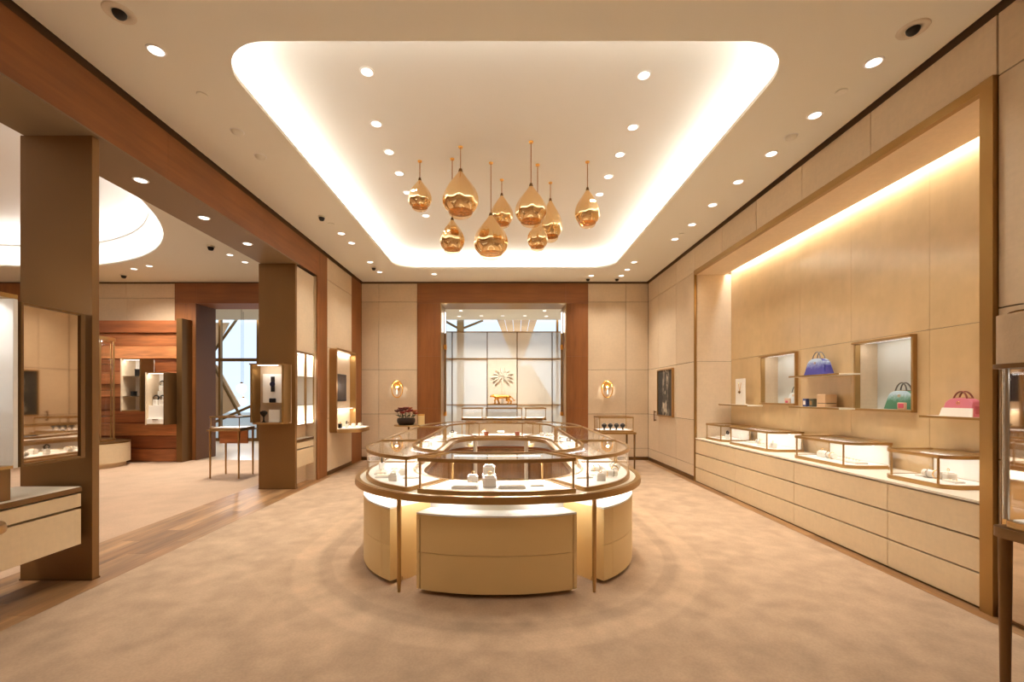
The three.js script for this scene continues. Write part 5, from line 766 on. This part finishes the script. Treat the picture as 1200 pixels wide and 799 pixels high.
// ---- side room: boarded screen with wall boxes, curved showcase, table case, globe lamps
{
  const Zs = 10.0, x0 = px(60, Zs), x1 = px(212, Zs), top = py(375, Zs), n = 11, hgt = top / n;
  const t = thing('boarded_screen', 'tall screen of wide horizontal timber boards in the side room', 'screen', [(x0 + x1) / 2, 0, Zs + 0.1]);
  part(t, 'core', B(x0, x1 - 0.06, 0, top - 0.02, Zs + 0.08, ZB - 0.01), M.boards[1]);
  for (let i = 0; i < n; i++) { const proud = i % 2 ? 0.0 : 0.05; part(t, 'board', B(x0, x1 - 0.06, i * hgt + 0.006, (i + 1) * hgt - 0.006, Zs + 0.0 + (0.05 - proud), Zs + 0.09, 0.012), M.boards[i % 3]); }
  part(t, 'end_post', B(x1 - 0.06, x1 + 0.07, 0, top + 0.03, Zs - 0.06, ZB - 0.013, 0.004), M.bronzeD);
  const boxes = [[141, 165, 420, 482, 'upper lit box on the boarded screen, holding black boxes'], [170, 193, 436, 498, 'lower lit box on the boarded screen, holding watches']];
  boxes.forEach(([a, b, ya, yb, label], i) => { const Z0 = 9.62, Z1 = Zs - 0.002, xa = px(a, Z0), xb = px(b, Z0), y0 = py(yb, Z0), y1 = py(ya, Z0), w = thing('screen_box', label, 'display box', [(xa + xb) / 2, y0, Z1]);
    part(w, 'back', B(xa, xb, y0, y1, Z1 - 0.015, Z1), M.deck); for (const x of [xa, xb - 0.03]) part(w, 'side', B(x, x + 0.03, y0, y1, Z0, Z1 - 0.015, 0.003), x === xa ? M.panel : M.bronzeD); part(w, 'top', B(xa + 0.03, xb - 0.03, y1 - 0.025, y1, Z0, Z1 - 0.015), M.bronze); part(w, 'bottom', B(xa + 0.03, xb - 0.03, y0, y0 + 0.025, Z0, Z1 - 0.015), M.bronze);
    if (i) { part(w, 'drawer', B(xa + 0.032, xb - 0.032, y0 + 0.026, y0 + 0.14, Z0 + 0.01, Z1 - 0.02), M.deck); part(w, 'step', B(xa + 0.032, xb - 0.032, y0 + 0.141, y0 + 0.42, Z0 + 0.05, Z1 - 0.02), M.deck); part(w, 'step', B(xa + 0.10, xb - 0.032, y0 + 0.421, y0 + 0.74, Z0 + 0.22, Z1 - 0.02), M.deck); part(w, 'pull', B((xa + xb) / 2 - 0.06, (xa + xb) / 2 + 0.06, y0 + 0.11, y0 + 0.125, Z0 - 0.005, Z0 + 0.01), M.bronzeD); }
    else for (const f of [0.28, 0.66]) part(w, 'shelf', B(xa + 0.032, xb - 0.032, y0 + (y1 - y0) * f, y0 + (y1 - y0) * f + 0.012, Z0 + 0.02, Z1 - 0.016), M.steel);
    part(w, 'light_bar', B(xa + 0.05, xb - 0.05, y1 - 0.034, y1 - 0.026, Z0 + 0.03, Z0 + 0.05), M.glowStrip); stripLight([xa + 0.05, y1 - 0.038, Z0 + 0.05], [xb - 0.05, y1 - 0.038, Z0 + 0.05], 0.02, [0, -1, -0.5], SOFT, 40);
    if (i) { for (const [dx, dy, dz] of [[0.36, 0.422, 0.13], [0.50, 0.422, 0.13], [0.36, 0.742, 0.3], [0.50, 0.742, 0.3]]) { const c = put('watch_cuff', xb - 0.032 - dx + 0.25, y0 + dy, Z0 + dz, 0, 'black-strapped watch standing in the lower screen box', 'watches in the lower screen box', 1.7); } }
    else { for (const [f, dx, w2] of [[0.66, 0.15, 0.1], [0.28, 0.26, 0.06]]) { const c = thing('gift_box', f > 0.5 ? 'black gift box on the top shelf of the upper screen box' : 'small black gift box on the lower shelf of the upper screen box', 'box', [xb - dx, y0 + (y1 - y0) * f + 0.012, 9.75]); const yy = y0 + (y1 - y0) * f + 0.0125; part(c, 'box', B(xb - dx - w2 / 2, xb - dx + w2 / 2, yy, yy + w2 * 1.3, 9.7, 9.8, 0.004), M.black); part(c, 'lid', B(xb - dx - w2 / 2 - 0.004, xb - dx + w2 / 2 + 0.004, yy + w2 * 1.3, yy + w2 * 1.3 + 0.025, 9.696, 9.804, 0.004), M.black); } }
  });
  // curved glass showcase with cream drum base
  const Zc = 9.3, cx = px(108, Zc), t2 = thing('curved_vitrine', 'tall curved glass showcase on a cream drum beside the boarded screen', 'showcase', [cx, 0, Zc]);
  const drum = circle(cx, Zc, 0.62, 48), gl = circle(cx - 0.12, Zc, 0.46, 48);
  part(t2, 'drum', EX(drum, 0.1, 0.50), M.drawer); part(t2, 'toe_recess', EX(circle(cx, Zc, 0.55, 40), 0, 0.1), M.drawer); part(t2, 'drum_top', EX(circle(cx, Zc, 0.625, 48), 0.50, 0.53), M.bronzeD); part(t2, 'glass_wall', sheet(gl, 0.56, 2.66), M.glass); part(t2, 'top_rim', EX(circle(cx - 0.12, Zc, 0.47, 48), 2.66, 2.72), M.bronze); part(t2, 'bottom_rim', EX(circle(cx - 0.12, Zc, 0.47, 48), 0.53, 0.57), M.bronze);
  for (const a of [20, 75, 110, 160, 200, 250, 300, 340]) part(t2, 'upright', cyl(cx - 0.12 + 0.46 * Math.cos(a * RAD), 0.57, 2.66, Zc + 0.46 * Math.sin(a * RAD), 0.014), M.bronze); for (const y of [1.05, 1.6, 2.15]) part(t2, 'glass_shelf', EX(circle(cx - 0.12, Zc, 0.42, 32), y, y + 0.01), M.steel);
  part(t2, 'light_disc', cyl(cx - 0.12, 2.645, 2.658, Zc, 0.25), M.glowStrip); areaLight(cx - 0.12, 2.64, Zc, 0.4, 0.4, [cx - 0.12, 0, Zc], SOFT, 9);
  // glass table case in front of the side window
  const Z0 = 7.95, Z1 = 8.5, xa = px(248, 8.1), xb = -4.72, yt = py(503, 8.1), f = thing('side_table_stand', 'slim bronze table with an orange-brown apron in the side room', 'table', [(xa + xb) / 2, 0, 8.2]);
  part(f, 'top', B(xa, xb, yt - 0.025, yt, Z0, Z1, 0.006), M.bronze); part(f, 'apron', B(xa + 0.06, xb - 0.03, yt - 0.27, yt - 0.026, Z0 + 0.28, Z0 + 0.30), M.boards[2]); for (const x of [xa + 0.04, xb - 0.06]) for (const z of [Z0 + 0.05, Z1 - 0.05]) part(f, 'leg', cyl(x, 0, yt - 0.025, z, 0.014, 0.02), M.bronze);
  showcase('side_table_showcase', 'low glass case on the slim table in the side room', roundCorners(rectP(xa + 0.02, xb - 0.02, Z0 + 0.02, Z1 - 0.02), 0.05), yt + 0.001, 0.24, [[xa + 0.05, Z0 + 0.05], [xb - 0.05, Z0 + 0.05]], { leds: [[[xa + 0.1, Z1 - 0.06], [xb - 0.1, Z1 - 0.06]]] });
  for (const [x, y, r, who] of [[283, 455, 5.6, 'larger white globe lamp hanging before the side window'], [285, 470.5, 4.2, 'smaller white globe lamp hanging before the side window']]) { const Z = r > 5 ? 12.4 : 12.9, X = px(x, Z), Y = py(y, Z), R = r / F * Z, l = thing('globe_lamp', who, 'pendant lamp', [X, Y - R, Z]); const g = new THREE.SphereGeometry(R, 28, 18); g.translate(X, Y, -Z); part(l, 'globe', metreUV(g), glow(WHITE, 1.6)); part(l, 'cord', cyl(X, Y + R, HV, Z, 0.005), M.bronzeD); part(l, 'cap', cyl(X, Y + R - 0.01, Y + R + 0.04, Z, 0.03), M.bronzeD); const pl = new THREE.PointLight(WHITE, 3, 0, 2); pl.name = 'globe_light'; pl.position.set(X, Y - R - 0.02, -Z); scene.add(pl); }
}
// ---- near right: wall mirror and freestanding glass showcase
{
  const t = thing('standing_mirror', 'tall rounded mirror panel against the near panelled wall', 'mirror', [XR, 0, 2.3]);
  const P = roundCorners([[1.5, 0.02], [2.96, 0.02], [2.96, 2.05], [1.5, 2.05]], 0.09); part(t, 'backing', EYZ(P, XR - 0.03, XR - 0.002), M.bronzeD); part(t, 'mirror_glass', EYZ(offsetPoly(P, 0.012), XR - 0.034, XR - 0.0301), M.mirror);
  const x0 = 2.26, x1 = 3.0, z0 = 1.45, z1 = 2.02, y0 = 0.94, yg = 1.62, yc = 1.86;
  const s = thing('freestanding_showcase', 'tall glass showcase on bronze legs in front of the near wall mirror', 'showcase', [(x0 + x1) / 2, 0, (z0 + z1) / 2]);
  const pl = roundCorners(rectP(x0, x1, z0, z1), 0.05), po = roundCorners(rectP(x0 - 0.03, x1 + 0.03, z0 - 0.03, z1 + 0.03), 0.06);
  part(s, 'table_rim', EX(po, 0.86, 0.905), M.bronzeD); part(s, 'base_rim', EX(pl, 0.906, 0.935), M.bronze); part(s, 'deck', EX(offsetPoly(pl, 0.02), 0.935, y0), M.deck);
  for (const x of [x0 + 0.0, x1 - 0.02]) for (const z of [z0 + 0.02, z1 - 0.02]) part(s, 'leg', cyl(x, 0, 0.86, z, 0.016, 0.024), M.bronzeD);
  part(s, 'glass_wall', sheet(offsetPoly(pl, 0.006), y0, yg), M.glass); for (const x of [x0 + 0.012, x1 - 0.012]) for (const z of [z0 + 0.012, z1 - 0.012]) part(s, 'corner_post', cyl(x, y0, yg, z, 0.012), M.steel);
  part(s, 'canopy', EX(offsetPoly(pl, -0.03), yg + 0.02, yc), M.panelB, 'beige rounded canopy'); part(s, 'canopy_rim', EX(offsetPoly(pl, -0.04), yg, yg + 0.02), M.bronzeD);
  part(s, 'light_panel', B(x0 + 0.2, x1 - 0.2, yg - 0.008, yg - 0.001, z0 + 0.2, z1 - 0.2), M.glowStrip); areaLight((x0 + x1) / 2, yg - 0.012, (z0 + z1) / 2, 0.34, 0.17, [(x0 + x1) / 2, 0, (z0 + z1) / 2], WHITE, 7);
  put('jewellery_tray', 2.55, y0 + 0.001, 1.75, 0.3, 'cream leather jewellery tray in the tall glass showcase on legs'); put('watch_cuff', 2.8, y0 + 0.001, 1.7, 0, 'watch on a white stand in the tall glass showcase on legs');
}

// ---------------------------------------------------------------- shadows on, hand over
scene.traverse(o => { if (o.isMesh) { o.castShadow = true; o.receiveShadow = true; } if (o.isLight && !o.isRectAreaLight) { o.castShadow = true; } });
renderer.render(scene, camera);
